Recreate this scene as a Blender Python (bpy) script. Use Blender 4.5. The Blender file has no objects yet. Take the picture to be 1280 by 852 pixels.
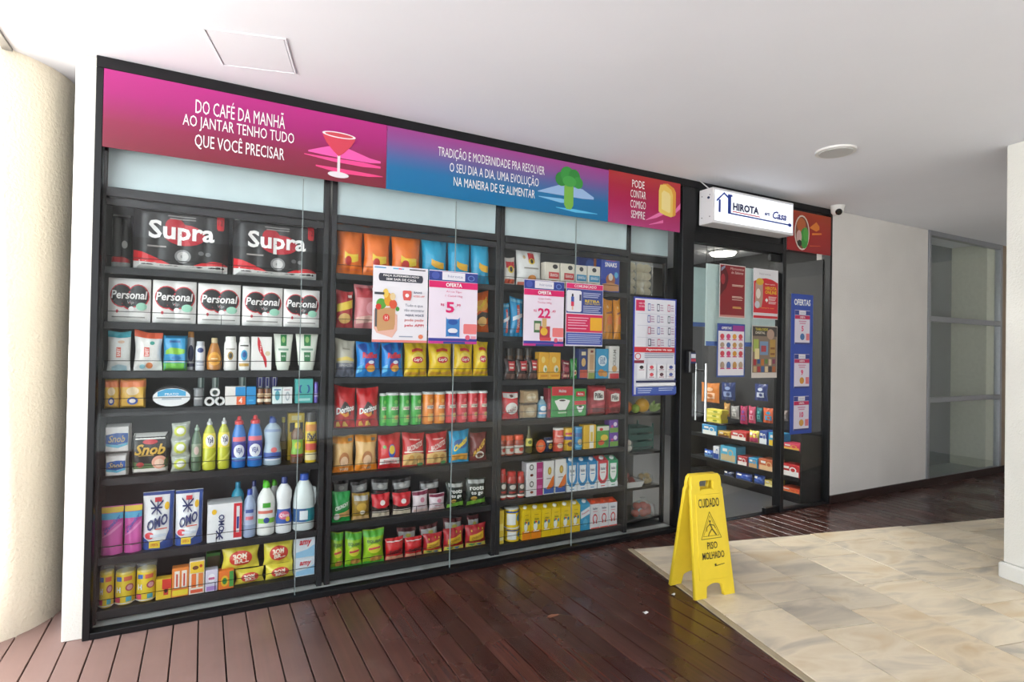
import bpy, bmesh, math, random
from mathutils import Vector, Matrix

random.seed(7)
SC = bpy.context.scene
COL = SC.collection

# ------------------------------------------------------------------ camera
cam_d = bpy.data.cameras.new('camera')
cam_d.sensor_width = 36.0
cam_d.lens = 716.21 / 1280 * 36.0
cam_d.clip_start = 0.05
cam = bpy.data.objects.new('camera', cam_d)
COL.objects.link(cam)
_r = Vector((0.88017386, -0.47431344, 0.01790944))
_u = Vector((-0.0208190, -0.00088298, 0.99978287))
_f = Vector((0.47419463, 0.8803556, 0.01065192))
cam.matrix_world = Matrix(((_r.x, _u.x, -_f.x, 0.4446), (_r.y, _u.y, -_f.y, -3.1522),
                           (_r.z, _u.z, -_f.z, 1.3318), (0, 0, 0, 1)))
SC.camera = cam

# ------------------------------------------------------------------ world, sun, exposure
w = bpy.data.worlds.new('overcast_sky')
SC.world = w
w.use_nodes = True
bg = w.node_tree.nodes['Background']
bg.inputs[0].default_value = (0.90, 0.95, 1.0, 1)
bg.inputs[1].default_value = 1.35
sun_d = bpy.data.lights.new('sun', 'SUN')
sun_d.energy = 11.0
sun_d.angle = math.radians(3)
sun_d.color = (1.0, 0.98, 0.95)
sun = bpy.data.objects.new('sun', sun_d)
COL.objects.link(sun)
sun.rotation_euler = (math.radians(52), math.radians(0), 0)
SC.view_settings.view_transform = 'Standard'
SC.view_settings.look = 'None'
SC.view_settings.gamma = 1
SC.view_settings.use_curve_mapping = False
SC.view_settings.exposure = 1.68

# ------------------------------------------------------------------ materials
def lin(h):
    h = h.lstrip('#')
    out = []
    for i in (0, 2, 4):
        c = int(h[i:i+2], 16) / 255
        out.append(c / 12.92 if c <= 0.04045 else ((c + 0.055) / 1.055) ** 2.4)
    return (*out, 1)

MATS = {}
INK = 0.84   # printed and painted surfaces reflect less than their screen colour
def M(h, rough=0.45, metal=0.0, noise=0.0, scale=30.0, bump=0.0, bscale=60.0, coat=0.0, alpha=1.0, trans=0.0, emit=0.0):
    key = (h, rough, metal, noise, scale, bump, bscale, coat, alpha, trans, emit)
    base = tuple(c * INK for c in lin(h)[:3]) + (1,)
    if key in MATS:
        return MATS[key]
    m = bpy.data.materials.new('surface_' + h)
    m.use_nodes = True
    nt = m.node_tree
    b = nt.nodes['Principled BSDF']
    b.inputs['Base Color'].default_value = base
    b.inputs['Roughness'].default_value = rough
    b.inputs['Metallic'].default_value = metal
    b.inputs['Coat Weight'].default_value = coat
    b.inputs['Alpha'].default_value = alpha
    b.inputs['Transmission Weight'].default_value = trans
    if emit:
        b.inputs['Emission Color'].default_value = lin(h)
        b.inputs['Emission Strength'].default_value = emit
    if noise or bump:
        tc = nt.nodes.new('ShaderNodeTexCoord')
    if noise:
        n = nt.nodes.new('ShaderNodeTexNoise')
        n.inputs['Scale'].default_value = scale
        n.inputs['Detail'].default_value = 5
        nt.links.new(tc.outputs['Object'], n.inputs['Vector'])
        mr = nt.nodes.new('ShaderNodeMapRange')
        mr.inputs[1].default_value = 0.3; mr.inputs[2].default_value = 0.7
        mr.inputs[3].default_value = 1 - noise; mr.inputs[4].default_value = 1 + noise
        nt.links.new(n.outputs['Fac'], mr.inputs[0])
        mx = nt.nodes.new('ShaderNodeMix'); mx.data_type = 'RGBA'; mx.blend_type = 'MULTIPLY'
        mx.inputs[0].default_value = 1
        mx.inputs[6].default_value = base
        nt.links.new(mr.outputs[0], mx.inputs[7])
        nt.links.new(mx.outputs[2], b.inputs['Base Color'])
    if bump:
        n2 = nt.nodes.new('ShaderNodeTexNoise')
        n2.inputs['Scale'].default_value = bscale
        n2.inputs['Detail'].default_value = 4
        nt.links.new(tc.outputs['Object'], n2.inputs['Vector'])
        bp = nt.nodes.new('ShaderNodeBump')
        bp.inputs['Strength'].default_value = bump
        bp.inputs['Distance'].default_value = 0.004
        nt.links.new(n2.outputs['Fac'], bp.inputs['Height'])
        nt.links.new(bp.outputs['Normal'], b.inputs['Normal'])
    MATS[key] = m
    return m

def glass_mat(name, tint, ior=1.45, rough=0.0, dens=0.0):
    m = bpy.data.materials.new(name)
    m.use_nodes = True
    nt = m.node_tree
    nt.nodes.remove(nt.nodes['Principled BSDF'])
    out = nt.nodes['Material Output']
    tr = nt.nodes.new('ShaderNodeBsdfTransparent'); tr.inputs[0].default_value = tint
    gl = nt.nodes.new('ShaderNodeBsdfGlossy'); gl.inputs['Roughness'].default_value = rough
    gl.inputs['Color'].default_value = (1, 1, 1, 1)
    lw = nt.nodes.new('ShaderNodeLayerWeight'); lw.inputs['Blend'].default_value = 0.5
    pw = nt.nodes.new('ShaderNodeMath'); pw.operation = 'POWER'; pw.inputs[1].default_value = 5
    f0 = ((ior - 1) / (ior + 1)) ** 2
    fr = nt.nodes.new('ShaderNodeMath'); fr.operation = 'MULTIPLY_ADD'; fr.inputs[1].default_value = 1 - f0; fr.inputs[2].default_value = f0
    nt.links.new(lw.outputs['Facing'], pw.inputs[0]); nt.links.new(pw.outputs[0], fr.inputs[0])
    mx = nt.nodes.new('ShaderNodeMixShader')
    nt.links.new(fr.outputs[0], mx.inputs[0])
    nt.links.new(tr.outputs[0], mx.inputs[1]); nt.links.new(gl.outputs[0], mx.inputs[2])
    last = mx
    if dens:
        df = nt.nodes.new('ShaderNodeBsdfDiffuse'); df.inputs[0].default_value = tint
        m2 = nt.nodes.new('ShaderNodeMixShader'); m2.inputs[0].default_value = dens
        nt.links.new(mx.outputs[0], m2.inputs[1]); nt.links.new(df.outputs[0], m2.inputs[2])
        last = m2
    nt.links.new(last.outputs[0], out.inputs['Surface'])
    return m

GLASS = glass_mat('window_glass', (0.975, 0.99, 0.985, 1), 1.33)
FILM = glass_mat('clear_film', (0.93, 0.95, 0.95, 1), 1.5, 0.15, 0.10)

def plaster(name, h, bump=0.5, scale=120, vary=0.05):
    m = bpy.data.materials.new(name); m.use_nodes = True
    nt = m.node_tree; b = nt.nodes['Principled BSDF']
    b.inputs['Roughness'].default_value = 0.85
    tc = nt.nodes.new('ShaderNodeTexCoord')
    n = nt.nodes.new('ShaderNodeTexNoise'); n.inputs['Scale'].default_value = scale; n.inputs['Detail'].default_value = 6
    n2 = nt.nodes.new('ShaderNodeTexNoise'); n2.inputs['Scale'].default_value = 2.2; n2.inputs['Detail'].default_value = 5
    nt.links.new(tc.outputs['Object'], n.inputs['Vector']); nt.links.new(tc.outputs['Object'], n2.inputs['Vector'])
    mr = nt.nodes.new('ShaderNodeMapRange')
    mr.inputs[1].default_value = .3; mr.inputs[2].default_value = .7
    mr.inputs[3].default_value = 1 - vary; mr.inputs[4].default_value = 1 + vary
    nt.links.new(n2.outputs['Fac'], mr.inputs[0])
    mx = nt.nodes.new('ShaderNodeMix'); mx.data_type = 'RGBA'; mx.blend_type = 'MULTIPLY'; mx.inputs[0].default_value = 1
    mx.inputs[6].default_value = lin(h)
    nt.links.new(mr.outputs[0], mx.inputs[7]); nt.links.new(mx.outputs[2], b.inputs['Base Color'])
    bp = nt.nodes.new('ShaderNodeBump'); bp.inputs['Strength'].default_value = bump; bp.inputs['Distance'].default_value = 0.006
    nt.links.new(n.outputs['Fac'], bp.inputs['Height']); nt.links.new(bp.outputs['Normal'], b.inputs['Normal'])
    return m

def deck_mat():
    m = bpy.data.materials.new('varnished_deck'); m.use_nodes = True
    nt = m.node_tree; b = nt.nodes['Principled BSDF']
    tc = nt.nodes.new('ShaderNodeTexCoord'); oi = nt.nodes.new('ShaderNodeObjectInfo')
    geo = nt.nodes.new('ShaderNodeNewGeometry')
    mp = nt.nodes.new('ShaderNodeMapping'); mp.inputs['Scale'].default_value = (26, 0.7, 1)
    nt.links.new(geo.outputs['Position'], mp.inputs['Vector'])
    n = nt.nodes.new('ShaderNodeTexNoise'); n.inputs['Scale'].default_value = 2.0; n.inputs['Detail'].default_value = 7
    nt.links.new(mp.outputs[0], n.inputs['Vector'])
    rp = nt.nodes.new('ShaderNodeValToRGB')
    rp.color_ramp.elements[0].position = 0.3; rp.color_ramp.elements[0].color = lin('351e1a')
    rp.color_ramp.elements[1].position = 0.75; rp.color_ramp.elements[1].color = lin('513029')
    nt.links.new(n.outputs['Fac'], rp.inputs[0])
    mr = nt.nodes.new('ShaderNodeMapRange'); mr.inputs[3].default_value = 0.72; mr.inputs[4].default_value = 1.25
    nt.links.new(oi.outputs['Random'], mr.inputs[0])
    mx = nt.nodes.new('ShaderNodeMix'); mx.data_type = 'RGBA'; mx.blend_type = 'MULTIPLY'; mx.inputs[0].default_value = 1
    nt.links.new(rp.outputs[0], mx.inputs[6]); nt.links.new(mr.outputs[0], mx.inputs[7])
    # scuffs and dried white streaks
    n3 = nt.nodes.new('ShaderNodeTexNoise'); n3.inputs['Scale'].default_value = 5; n3.inputs['Detail'].default_value = 5; n3.inputs['Distortion'].default_value = 0.4
    nt.links.new(geo.outputs['Position'], n3.inputs['Vector'])
    r3 = nt.nodes.new('ShaderNodeValToRGB'); r3.color_ramp.elements[0].position = 0.60; r3.color_ramp.elements[1].position = 0.78
    r3.color_ramp.elements[1].color = (0.13, 0.13, 0.13, 1)
    nt.links.new(n3.outputs['Fac'], r3.inputs[0])
    m3 = nt.nodes.new('ShaderNodeMix'); m3.data_type = 'RGBA'
    nt.links.new(r3.outputs[0], m3.inputs[0]); nt.links.new(mx.outputs[2], m3.inputs[6]); m3.inputs[7].default_value = lin('a08880')
    # light falloff from the left painted in: paler boards left, darker towards sign
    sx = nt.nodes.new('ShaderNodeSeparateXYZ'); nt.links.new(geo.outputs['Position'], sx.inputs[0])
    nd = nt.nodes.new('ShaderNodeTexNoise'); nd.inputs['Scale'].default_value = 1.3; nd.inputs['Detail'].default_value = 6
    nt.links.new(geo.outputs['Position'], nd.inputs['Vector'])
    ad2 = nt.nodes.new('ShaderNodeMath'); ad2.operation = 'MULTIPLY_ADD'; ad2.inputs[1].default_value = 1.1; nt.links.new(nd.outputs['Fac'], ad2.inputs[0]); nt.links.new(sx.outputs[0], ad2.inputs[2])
    brighter = nt.nodes.new('ShaderNodeMapRange'); brighter.inputs[1].default_value = 2.05; brighter.inputs[2].default_value = 0.55; brighter.interpolation_type = 'SMOOTHSTEP'
    nt.links.new(ad2.outputs[0], brighter.inputs[0])
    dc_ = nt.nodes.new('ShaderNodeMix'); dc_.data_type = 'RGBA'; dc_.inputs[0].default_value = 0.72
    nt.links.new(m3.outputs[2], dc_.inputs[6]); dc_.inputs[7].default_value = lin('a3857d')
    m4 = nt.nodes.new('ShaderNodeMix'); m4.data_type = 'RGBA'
    nt.links.new(brighter.outputs[0], m4.inputs[0]); nt.links.new(m3.outputs[2], m4.inputs[6]); nt.links.new(dc_.outputs[2], m4.inputs[7])
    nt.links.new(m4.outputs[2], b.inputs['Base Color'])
    n2 = nt.nodes.new('ShaderNodeTexNoise'); n2.inputs['Scale'].default_value = 2.4; n2.inputs['Detail'].default_value = 5
    nt.links.new(geo.outputs['Position'], n2.inputs['Vector'])
    m2 = nt.nodes.new('ShaderNodeMapRange'); m2.inputs[1].default_value = .35; m2.inputs[2].default_value = .65
    m2.inputs[3].default_value = 0.16; m2.inputs[4].default_value = 0.38
    nt.links.new(n2.outputs['Fac'], m2.inputs[0])
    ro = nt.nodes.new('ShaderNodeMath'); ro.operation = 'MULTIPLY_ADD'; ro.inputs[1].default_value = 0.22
    nt.links.new(brighter.outputs[0], ro.inputs[0]); nt.links.new(m2.outputs[0], ro.inputs[2]); nt.links.new(ro.outputs[0], b.inputs['Roughness'])
    bp = nt.nodes.new('ShaderNodeBump'); bp.inputs['Strength'].default_value = 0.07; bp.inputs['Distance'].default_value = 0.002
    nt.links.new(n.outputs['Fac'], bp.inputs['Height']); nt.links.new(bp.outputs['Normal'], b.inputs['Normal'])
    return m

def stone_mat():
    m = bpy.data.materials.new('polished_stone'); m.use_nodes = True
    nt = m.node_tree; b = nt.nodes['Principled BSDF']
    oi = nt.nodes.new('ShaderNodeObjectInfo'); tc = nt.nodes.new('ShaderNodeTexCoord')
    ad = nt.nodes.new('ShaderNodeVectorMath'); ad.operation = 'MULTIPLY_ADD'
    cb = nt.nodes.new('ShaderNodeCombineXYZ')
    for i in range(3): nt.links.new(oi.outputs['Random'], cb.inputs[i])
    ad.inputs[1].default_value = (37, 53, 11)
    nt.links.new(cb.outputs[0], ad.inputs[0]); nt.links.new(tc.outputs['Object'], ad.inputs[2])
    mp = nt.nodes.new('ShaderNodeMapping'); mp.inputs['Scale'].default_value = (2.0, 5.5, 2); mp.inputs['Rotation'].default_value = (0, 0, 0.5)
    nt.links.new(ad.outputs[0], mp.inputs['Vector'])
    n = nt.nodes.new('ShaderNodeTexNoise'); n.inputs['Scale'].default_value = 1.1; n.inputs['Detail'].default_value = 8; n.inputs['Distortion'].default_value = 0.8
    nt.links.new(mp.outputs[0], n.inputs['Vector'])
    rp = nt.nodes.new('ShaderNodeValToRGB')
    e = rp.color_ramp.elements
    e[0].position = 0.28; e[0].color = lin('b8b2a8'); e[1].position = 0.74; e[1].color = lin('d8c09a')
    k = e.new(0.42); k.color = lin('d9cfbe'); k = e.new(0.52); k.color = lin('ece1cd'); k = e.new(0.62); k.color = lin('e0d2ba')
    nt.links.new(n.outputs['Fac'], rp.inputs[0])
    r2 = nt.nodes.new('ShaderNodeValToRGB')
    q = r2.color_ramp.elements
    q[0].position = 0; q[0].color = lin('c4c2bd'); q[1].position = 1; q[1].color = lin('f4e2c4')
    k = q.new(0.15); k.color = lin('e4ddd2'); k = q.new(0.5); k.color = lin('fbf4e6'); k = q.new(0.8); k.color = lin('faf2e4')
    nt.links.new(oi.outputs['Random'], r2.inputs[0])
    mx = nt.nodes.new('ShaderNodeMix'); mx.data_type = 'RGBA'; mx.blend_type = 'MULTIPLY'; mx.inputs[0].default_value = 0.55
    nt.links.new(rp.outputs[0], mx.inputs[6]); nt.links.new(r2.outputs[0], mx.inputs[7])
    nt.links.new(mx.outputs[2], b.inputs['Base Color'])
    b.inputs['Roughness'].default_value = 0.33
    return m

BLACK = M('17181b', 0.38, 0.3, 0.05)
RACK = M('2a2b2f', 0.42, 0.35, 0.06)
WIRE = M('141416', 0.4, 0.5)
ALU = M('a9acb2', 0.35, 0.6, 0.04)
CHROME = M('d6d8da', 0.18, 1.0)
WHITEP = M('f2f1ee', 0.5, 0, 0.02)

# ------------------------------------------------------------------ mesh helpers
class MB:
    def __init__(s):
        s.v = []; s.f = []; s.m = []; s.mats = []
    def mi(s, mat):
        if mat not in s.mats: s.mats.append(mat)
        return s.mats.index(mat)
    def add(s, vs, fs, mat):
        o = len(s.v); k = s.mi(mat)
        s.v.extend(vs)
        for f in fs:
            s.f.append([i + o for i in f]); s.m.append(k)
    def box(s, x0, x1, y0, y1, z0, z1, mat, c=0.0):
        if c <= 0:
            vs = [(x, y, z) for x in (x0, x1) for y in (y0, y1) for z in (z0, z1)]
            fs = [(0, 1, 3, 2), (4, 6, 7, 5), (0, 4, 5, 1), (2, 3, 7, 6), (0, 2, 6, 4), (1, 5, 7, 3)]
            s.add(vs, fs, mat); return
        vs = []; fs = []
        lo = (x0, y0, z0); hi = (x1, y1, z1); idx = {}
        for cx in (0, 1):
            for cy in (0, 1):
                for cz in (0, 1):
                    for ax in range(3):
                        p = []
                        for k, b in enumerate((cx, cy, cz)):
                            e = (hi if b else lo)[k]
                            p.append(e if k == ax else (e - c if b else e + c))
                        idx[(cx, cy, cz, ax)] = len(vs); vs.append(tuple(p))
        for ax in range(3):
            a, b2 = [k for k in range(3) if k != ax]
            for sd in (0, 1):
                q = []
                for (i, j) in ((0, 0), (1, 0), (1, 1), (0, 1)):
                    cc = [0, 0, 0]; cc[ax] = sd; cc[a] = i; cc[b2] = j
                    q.append(idx[(*cc, ax)])
                fs.append(q)
        for ax in range(3):
            a, b2 = [k for k in range(3) if k != ax]
            for i in (0, 1):
                for j in (0, 1):
                    c0 = [0, 0, 0]; c0[a] = i; c0[b2] = j; c1 = list(c0); c1[ax] = 1
                    fs.append([idx[(*c0, a)], idx[(*c1, a)], idx[(*c1, b2)], idx[(*c0, b2)]])
        for cx in (0, 1):
            for cy in (0, 1):
                for cz in (0, 1):
                    fs.append([idx[(cx, cy, cz, k)] for k in range(3)])
        s.add(vs, fs, mat)
    def tube(s, pts, r, mat, n=6):
        vs = []; fs = []
        P = [Vector(p) for p in pts]
        for i, p in enumerate(P):
            d = (P[min(i + 1, len(P) - 1)] - P[max(i - 1, 0)]).normalized()
            a = d.orthogonal().normalized() if i == 0 else (a - d * a.dot(d)).normalized()
            b = d.cross(a)
            for k in range(n):
                t = 2 * math.pi * k / n
                vs.append(tuple(p + r * (math.cos(t) * a + math.sin(t) * b)))
        for i in range(len(P) - 1):
            for k in range(n):
                fs.append((i * n + k, i * n + (k + 1) % n, (i + 1) * n + (k + 1) % n, (i + 1) * n + k))
        fs.append(tuple(range(n))[::-1]); fs.append(tuple(range((len(P) - 1) * n, len(P) * n)))
        s.add(vs, fs, mat)
    def lathe(s, prof, mat, n=20, sy=1.0, cx=0, cy=0, cz=0):
        vs = []; fs = []
        for r, z in prof:
            for k in range(n):
                t = 2 * math.pi * k / n
                vs.append((cx + r * math.cos(t), cy + r * sy * math.sin(t), cz + z))
        m = len(prof)
        for i in range(m - 1):
            for k in range(n):
                fs.append((i * n + k, i * n + (k + 1) % n, (i + 1) * n + (k + 1) % n, (i + 1) * n + k))
        fs.append(tuple(range(n))[::-1]); fs.append(tuple(range((m - 1) * n, m * n)))
        s.add(vs, fs, mat)
    def build(s, name, parent=None, loc=None, smooth=False, fix=True):
        me = bpy.data.meshes.new(name)
        me.from_pydata(s.v, [], s.f)
        for m in s.mats: me.materials.append(m)
        me.polygons.foreach_set('material_index', s.m)
        if fix:
            bm = bmesh.new(); bm.from_mesh(me)
            bmesh.ops.recalc_face_normals(bm, faces=bm.faces)
            bm.to_mesh(me); bm.free()
        if smooth:
            me.polygons.foreach_set('use_smooth', [True] * len(me.polygons))
            if smooth == 'a':
                bm = bmesh.new(); bm.from_mesh(me)
                for e in bm.edges:
                    if len(e.link_faces) == 2 and e.calc_face_angle(0) > 0.7: e.smooth = False
                bm.to_mesh(me); bm.free()
        me.update()
        o = bpy.data.objects.new(name, me)
        COL.objects.link(o)
        if parent: o.parent = parent
        if loc: o.location = loc
        return o

def empty(name, loc=(0, 0, 0), rz=0):
    o = bpy.data.objects.new(name, None)
    o.empty_display_size = 0.05
    COL.objects.link(o); o.location = loc; o.rotation_euler = (0, 0, rz)
    return o
def tag(o, label, cat, group=None):
    o['label'] = label; o['category'] = cat
    if group: o['group'] = group
    return o
def struct(o, label=None):
    o['kind'] = 'structure'
    if label: o['label'] = label
    return o
def sbox(name, b, mat, label=None, c=0.0, parent=None):
    mb = MB(); mb.box(*b, mat, c)
    o = mb.build(name, parent)
    return struct(o, label) if parent is None else o

# text to flat mesh, normalised to a unit box
TXT = {}
def text_geo(s, bold=0.0, shear=0.0):
    key = (s, bold, shear)
    if key in TXT: return TXT[key]
    cu = bpy.data.curves.new('lettering', 'FONT')
    cu.body = s; cu.offset = bold; cu.shear = shear; cu.resolution_u = 2
    ob = bpy.data.objects.new('lettering', cu)
    COL.objects.link(ob)
    dg = bpy.context.evaluated_depsgraph_get()
    me = bpy.data.meshes.new_from_object(ob.evaluated_get(dg))
    vs = [(v.co.x, v.co.y) for v in me.vertices]
    fs = [list(p.vertices) for p in me.polygons]
    bpy.data.objects.remove(ob); bpy.data.curves.remove(cu); bpy.data.meshes.remove(me)
    x0 = min(v[0] for v in vs); x1 = max(v[0] for v in vs); y0 = min(v[1] for v in vs); y1 = max(v[1] for v in vs)
    vs = [((x - x0) / (x1 - x0), (y - y0) / (y1 - y0)) for x, y in vs]
    TXT[key] = (vs, fs)
    return TXT[key]

# print primitives in (u in -1..1, v in 0..1)
def r(x0, y0, x1, y1, c): return ('r', x0, y0, x1, y1, c)
def e(cx, cy, rx, ry, c): return ('e', cx, cy, rx, ry, c)
def s(pts, c): return ('s', pts, c)
def t(tx, cx, cy, w_, h_, c, bold=0.02, rot=0.0, shear=0.0): return ('t', tx, cx, cy, w_, h_, c, bold, rot, shear)
def l(pts, wd, c, asp=1.0): return ('l', pts, wd, c, asp)

def print_geo(p):
    k = p[0]
    if k == 'r':
        _, x0, y0, x1, y1, c = p
        nx = max(2, int(abs(x1 - x0) * 9)); ny = max(2, int(abs(y1 - y0) * 18))
        vs = [(x0 + (x1 - x0) * i / nx, y0 + (y1 - y0) * j / ny) for j in range(ny + 1) for i in range(nx + 1)]
        fs = [(j * (nx + 1) + i, j * (nx + 1) + i + 1, (j + 1) * (nx + 1) + i + 1, (j + 1) * (nx + 1) + i) for j in range(ny) for i in range(nx)]
        return vs, fs, c
    if k == 'e':
        _, cx, cy, rx, ry, c = p
        n = 20; vs = [(cx, cy)]; fs = []
        for ring in (0.33, 0.67, 1.0):
            for i in range(n):
                a = 2 * math.pi * i / n
                vs.append((cx + rx * ring * math.cos(a), cy + ry * ring * math.sin(a)))
        for i in range(n):
            j = (i + 1) % n
            fs.append((0, 1 + i, 1 + j))
            for g_ in (0, n): fs.append((1 + g_ + i, 1 + g_ + n + i, 1 + g_ + n + j, 1 + g_ + j))
        return vs, fs, c
    if k == 's':
        _, pts, c = p
        vs = []; fs = []; q = []
        for i in range(len(pts) - 1):
            ns = max(2, int(abs(pts[i + 1][0] - pts[i][0]) * 9))
            for a in range(ns):
                q.append([pts[i][m] + (pts[i + 1][m] - pts[i][m]) * a / ns for m in range(3)])
        q.append(pts[-1])
        K = max(2, int(max(b - a for _x, a, b in pts) * 18)) + 1
        for x, a, b in q:
            for m in range(K): vs.append((x, a + (b - a) * m / (K - 1)))
        for i in range(len(q) - 1):
            for m in range(K - 1): fs.append((i * K + m, i * K + K + m, i * K + K + 1 + m, i * K + 1 + m))
        return vs, fs, c
    if k == 'l':
        _, pts, wd, c, asp = p
        vs = []; fs = []
        for i in range(len(pts) - 1):
            (ax, ay), (bx, by) = pts[i], pts[i + 1]
            dx, dy = (bx - ax) * asp, by - ay
            L = math.hypot(dx, dy) or 1
            nx, ny = -dy / L * wd / 2, dx / L * wd / 2
            o = len(vs)
            vs += [(ax + nx / asp, ay + ny), (bx + nx / asp, by + ny), (bx - nx / asp, by - ny), (ax - nx / asp, ay - ny)]
            fs.append((o, o + 1, o + 2, o + 3))
        return vs, fs, c
    if k == 't':
        _, tx, cx, cy, w_, h_, c, bold, rot, shear = p
        vs, fs = text_geo(tx, bold, shear)
        out = []
        for x, y in vs:
            x -= .5; y -= .5
            if rot == 90: x, y = -y, x
            px, py = cx + x * w_, cy + y * h_
            if rot not in (0, 90):
                py += x * w_ * math.tan(math.radians(rot)) * 0.5
            out.append((px, py))
        return out, fs, c

def put_prints(prints, fmap, parent, rough=0.45, step=0.0004, base=0.0012, split=False, bump=0.0):
    pm = MB()
    for i, p in enumerate(prints):
        vs, fs, c = print_geo(p)
        off = base + step * i
        single = p[0] == 't' or split
        dst = MB() if single else pm
        dst.add([fmap(a, b, off) for a, b in vs], fs, M(c, rough, bump=bump, bscale=45) if isinstance(c, str) else c)
        if single: dst.build('lettering' if p[0] == 't' else 'illustration', parent, fix=False)
    if pm.v:
        po = pm.build('print', parent, fix=False)
        if len(prints) > 8: po['kind'] = 'stuff'

def flat_map(W, H, y=0.0):
    return lambda u, v, off: (u * W / 2, y - off, v * H)

# ------------------------------------------------------------------ product bodies; each returns (object, print map)
def pillow(name, W, H, hf, mat, xf=None, zf=None, nu=14, nv=16):
    g = [[None] * (nu + 1) for _ in range(nv + 1)]
    mb = MB(); vs = []
    for side in (-1, 1):
        for j in range(nv + 1):
            v = j / nv
            for i in range(nu + 1):
                u = 2 * i / nu - 1
                x = u * W / 2 * (xf(u, v) if xf else 1)
                z = v * H + (zf(u, v) * H if zf else 0)
                y = side * hf(u, v, side)
                vs.append((x, y, z))
                if side < 0: g[j][i] = (x, y, z)
    n = (nu + 1) * (nv + 1); fs = []
    for sd in (0, 1):
        for j in range(nv):
            for i in range(nu):
                a = sd * n + j * (nu + 1) + i
                q = (a, a + 1, a + nu + 2, a + nu + 1)
                fs.append(q if sd == 0 else q[::-1])
    for j in range(nv):
        for i in (0, nu):
            a = j * (nu + 1) + i; b = a + nu + 1
            fs.append((a, b, b + n, a + n) if i == 0 else (a, a + n, b + n, b))
    for i in range(nu):
        for j in (0, nv):
            a = j * (nu + 1) + i
            fs.append((a, a + n, a + 1 + n, a + 1) if j == 0 else (a, a + 1, a + 1 + n, a + n))
    mb.add(vs, fs, mat)
    o = mb.build(name, smooth='a', fix=False)
    def fmap(u, v, off):
        fu = min(max((u + 1) / 2 * nu, 0), nu - 1e-6); fv = min(max(v * nv, 0), nv - 1e-6)
        i, j = int(fu), int(fv); a, b = fu - i, fv - j
        out = []
        for k in range(3):
            out.append((g[j][i][k] * (1 - a) + g[j][i + 1][k] * a) * (1 - b) + (g[j + 1][i][k] * (1 - a) + g[j + 1][i + 1][k] * a) * b)
        return (out[0], out[1] - off - 0.0012, out[2])
    return o, fmap

def k_bag(name, W, H, D, st):
    ph = [random.uniform(0, 6.28) for _ in range(6)]
    wr = st.get('wr', 1.0) * min(W, H) * 0.055
    def hf(u, v, sd):
        ends = min(v, 1 - v)
        f = max(0, math.sin(math.pi * min(max((v - .05) / .9, 0), 1))) ** 0.55
        h = D / 2 * max(0, 1 - abs(u) ** 2.3) ** 0.62 * f
        k = math.exp(-((ends - .1) / .12) ** 2)
        h += sd * 0 + wr * k * max(0, 1 - u * u) * math.sin(u * 9 + ph[0] + (3 if v > .5 else 0) + sd)
        h += wr * .45 * max(0, 1 - u * u) * f * math.sin(u * 4 + v * 7 + ph[1] + sd) * math.sin(v * 9 + ph[2])
        return max(h, 0.0015) + (0.0012 * math.sin(u * 40) if ends < .05 else 0)
    def xf(u, v): return 1 - 0.075 * math.sin(math.pi * v) + 0.02 * math.sin(v * 8 + ph[3]) * abs(u)
    sk = random.uniform(-.05, .05)
    def zf(u, v): return (sk * u * v * v + 0.035 * abs(u) ** 1.5 * (1 if v > .5 else 0) * (v - .5) * 2 + 0.012 * math.sin(u * 3 + ph[4]) * max(0, v - .5))
    return pillow(name, W, H, hf, M(st['b'], st.get('ro', .24), st.get('me', 0), 0.05, 25, bump=.5, bscale=45), xf, zf)

def k_pouch(name, W, H, D, st):
    ph = random.uniform(0, 6.28)
    def hf(u, v, sd):
        f = (1 - v) ** 0.75 * (0.75 + .25 * math.sin(math.pi * min(v * 1.6, 1)))
        h = D / 2 * max(0, 1 - abs(u) ** 2.6) ** 0.6 * f
        h += .003 * math.sin(u * 6 + v * 5 + ph) * (1 - u * u) * (1 - v)
        return max(h, 0.0015)
    return pillow(name, W, H, hf, M(st['b'], .3, 0, 0.04, 25), lambda u, v: 1 - .04 * math.sin(math.pi * v))

def k_rolls(name, W, H, D, st):
    nc = st.get('nc', 2); nr = st.get('nr', 2)
    def hf(u, v, sd):
        cu = (u + 1) / 2 * nc; fu = cu - int(min(cu, nc - .001)) - .5
        cv = v * nr; fv = cv - int(min(cv, nr - .001)) - .5
        bul = (1 - (2 * abs(fu)) ** 2.2) * .009 * min(1, W / nc / .08) + (1 - (2 * abs(fv)) ** 6) * .004
        ed = max(0, 1 - abs(u) ** 10) ** .35 * max(0, 1 - abs(2 * v - 1) ** 16) ** .25
        return max((D / 2 - .02 + bul) * ed, D * .3)
    return pillow(name, W, H, hf, M(st['b'], st.get('ro', .35), 0, 0.03, 25), None, None, nu=nc * 8, nv=12)

def k_brick(name, W, H, D, st):
    ph = random.uniform(0, 6.28)
    def hf(u, v, sd):
        ed = max(0, 1 - abs(u) ** 9) ** .35 * max(0, 1 - abs(2 * v - 1) ** 9) ** .35
        return max(D / 2 * ed + .0025 * math.sin(u * 7 + v * 5 + ph) * ed, .003)
    return pillow(name, W, H, hf, M(st['b'], st.get('ro', .3), 0, 0.05, 25), lambda u, v: 1 + .015 * math.sin(v * 9 + ph), None, nu=12, nv=12)

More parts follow.
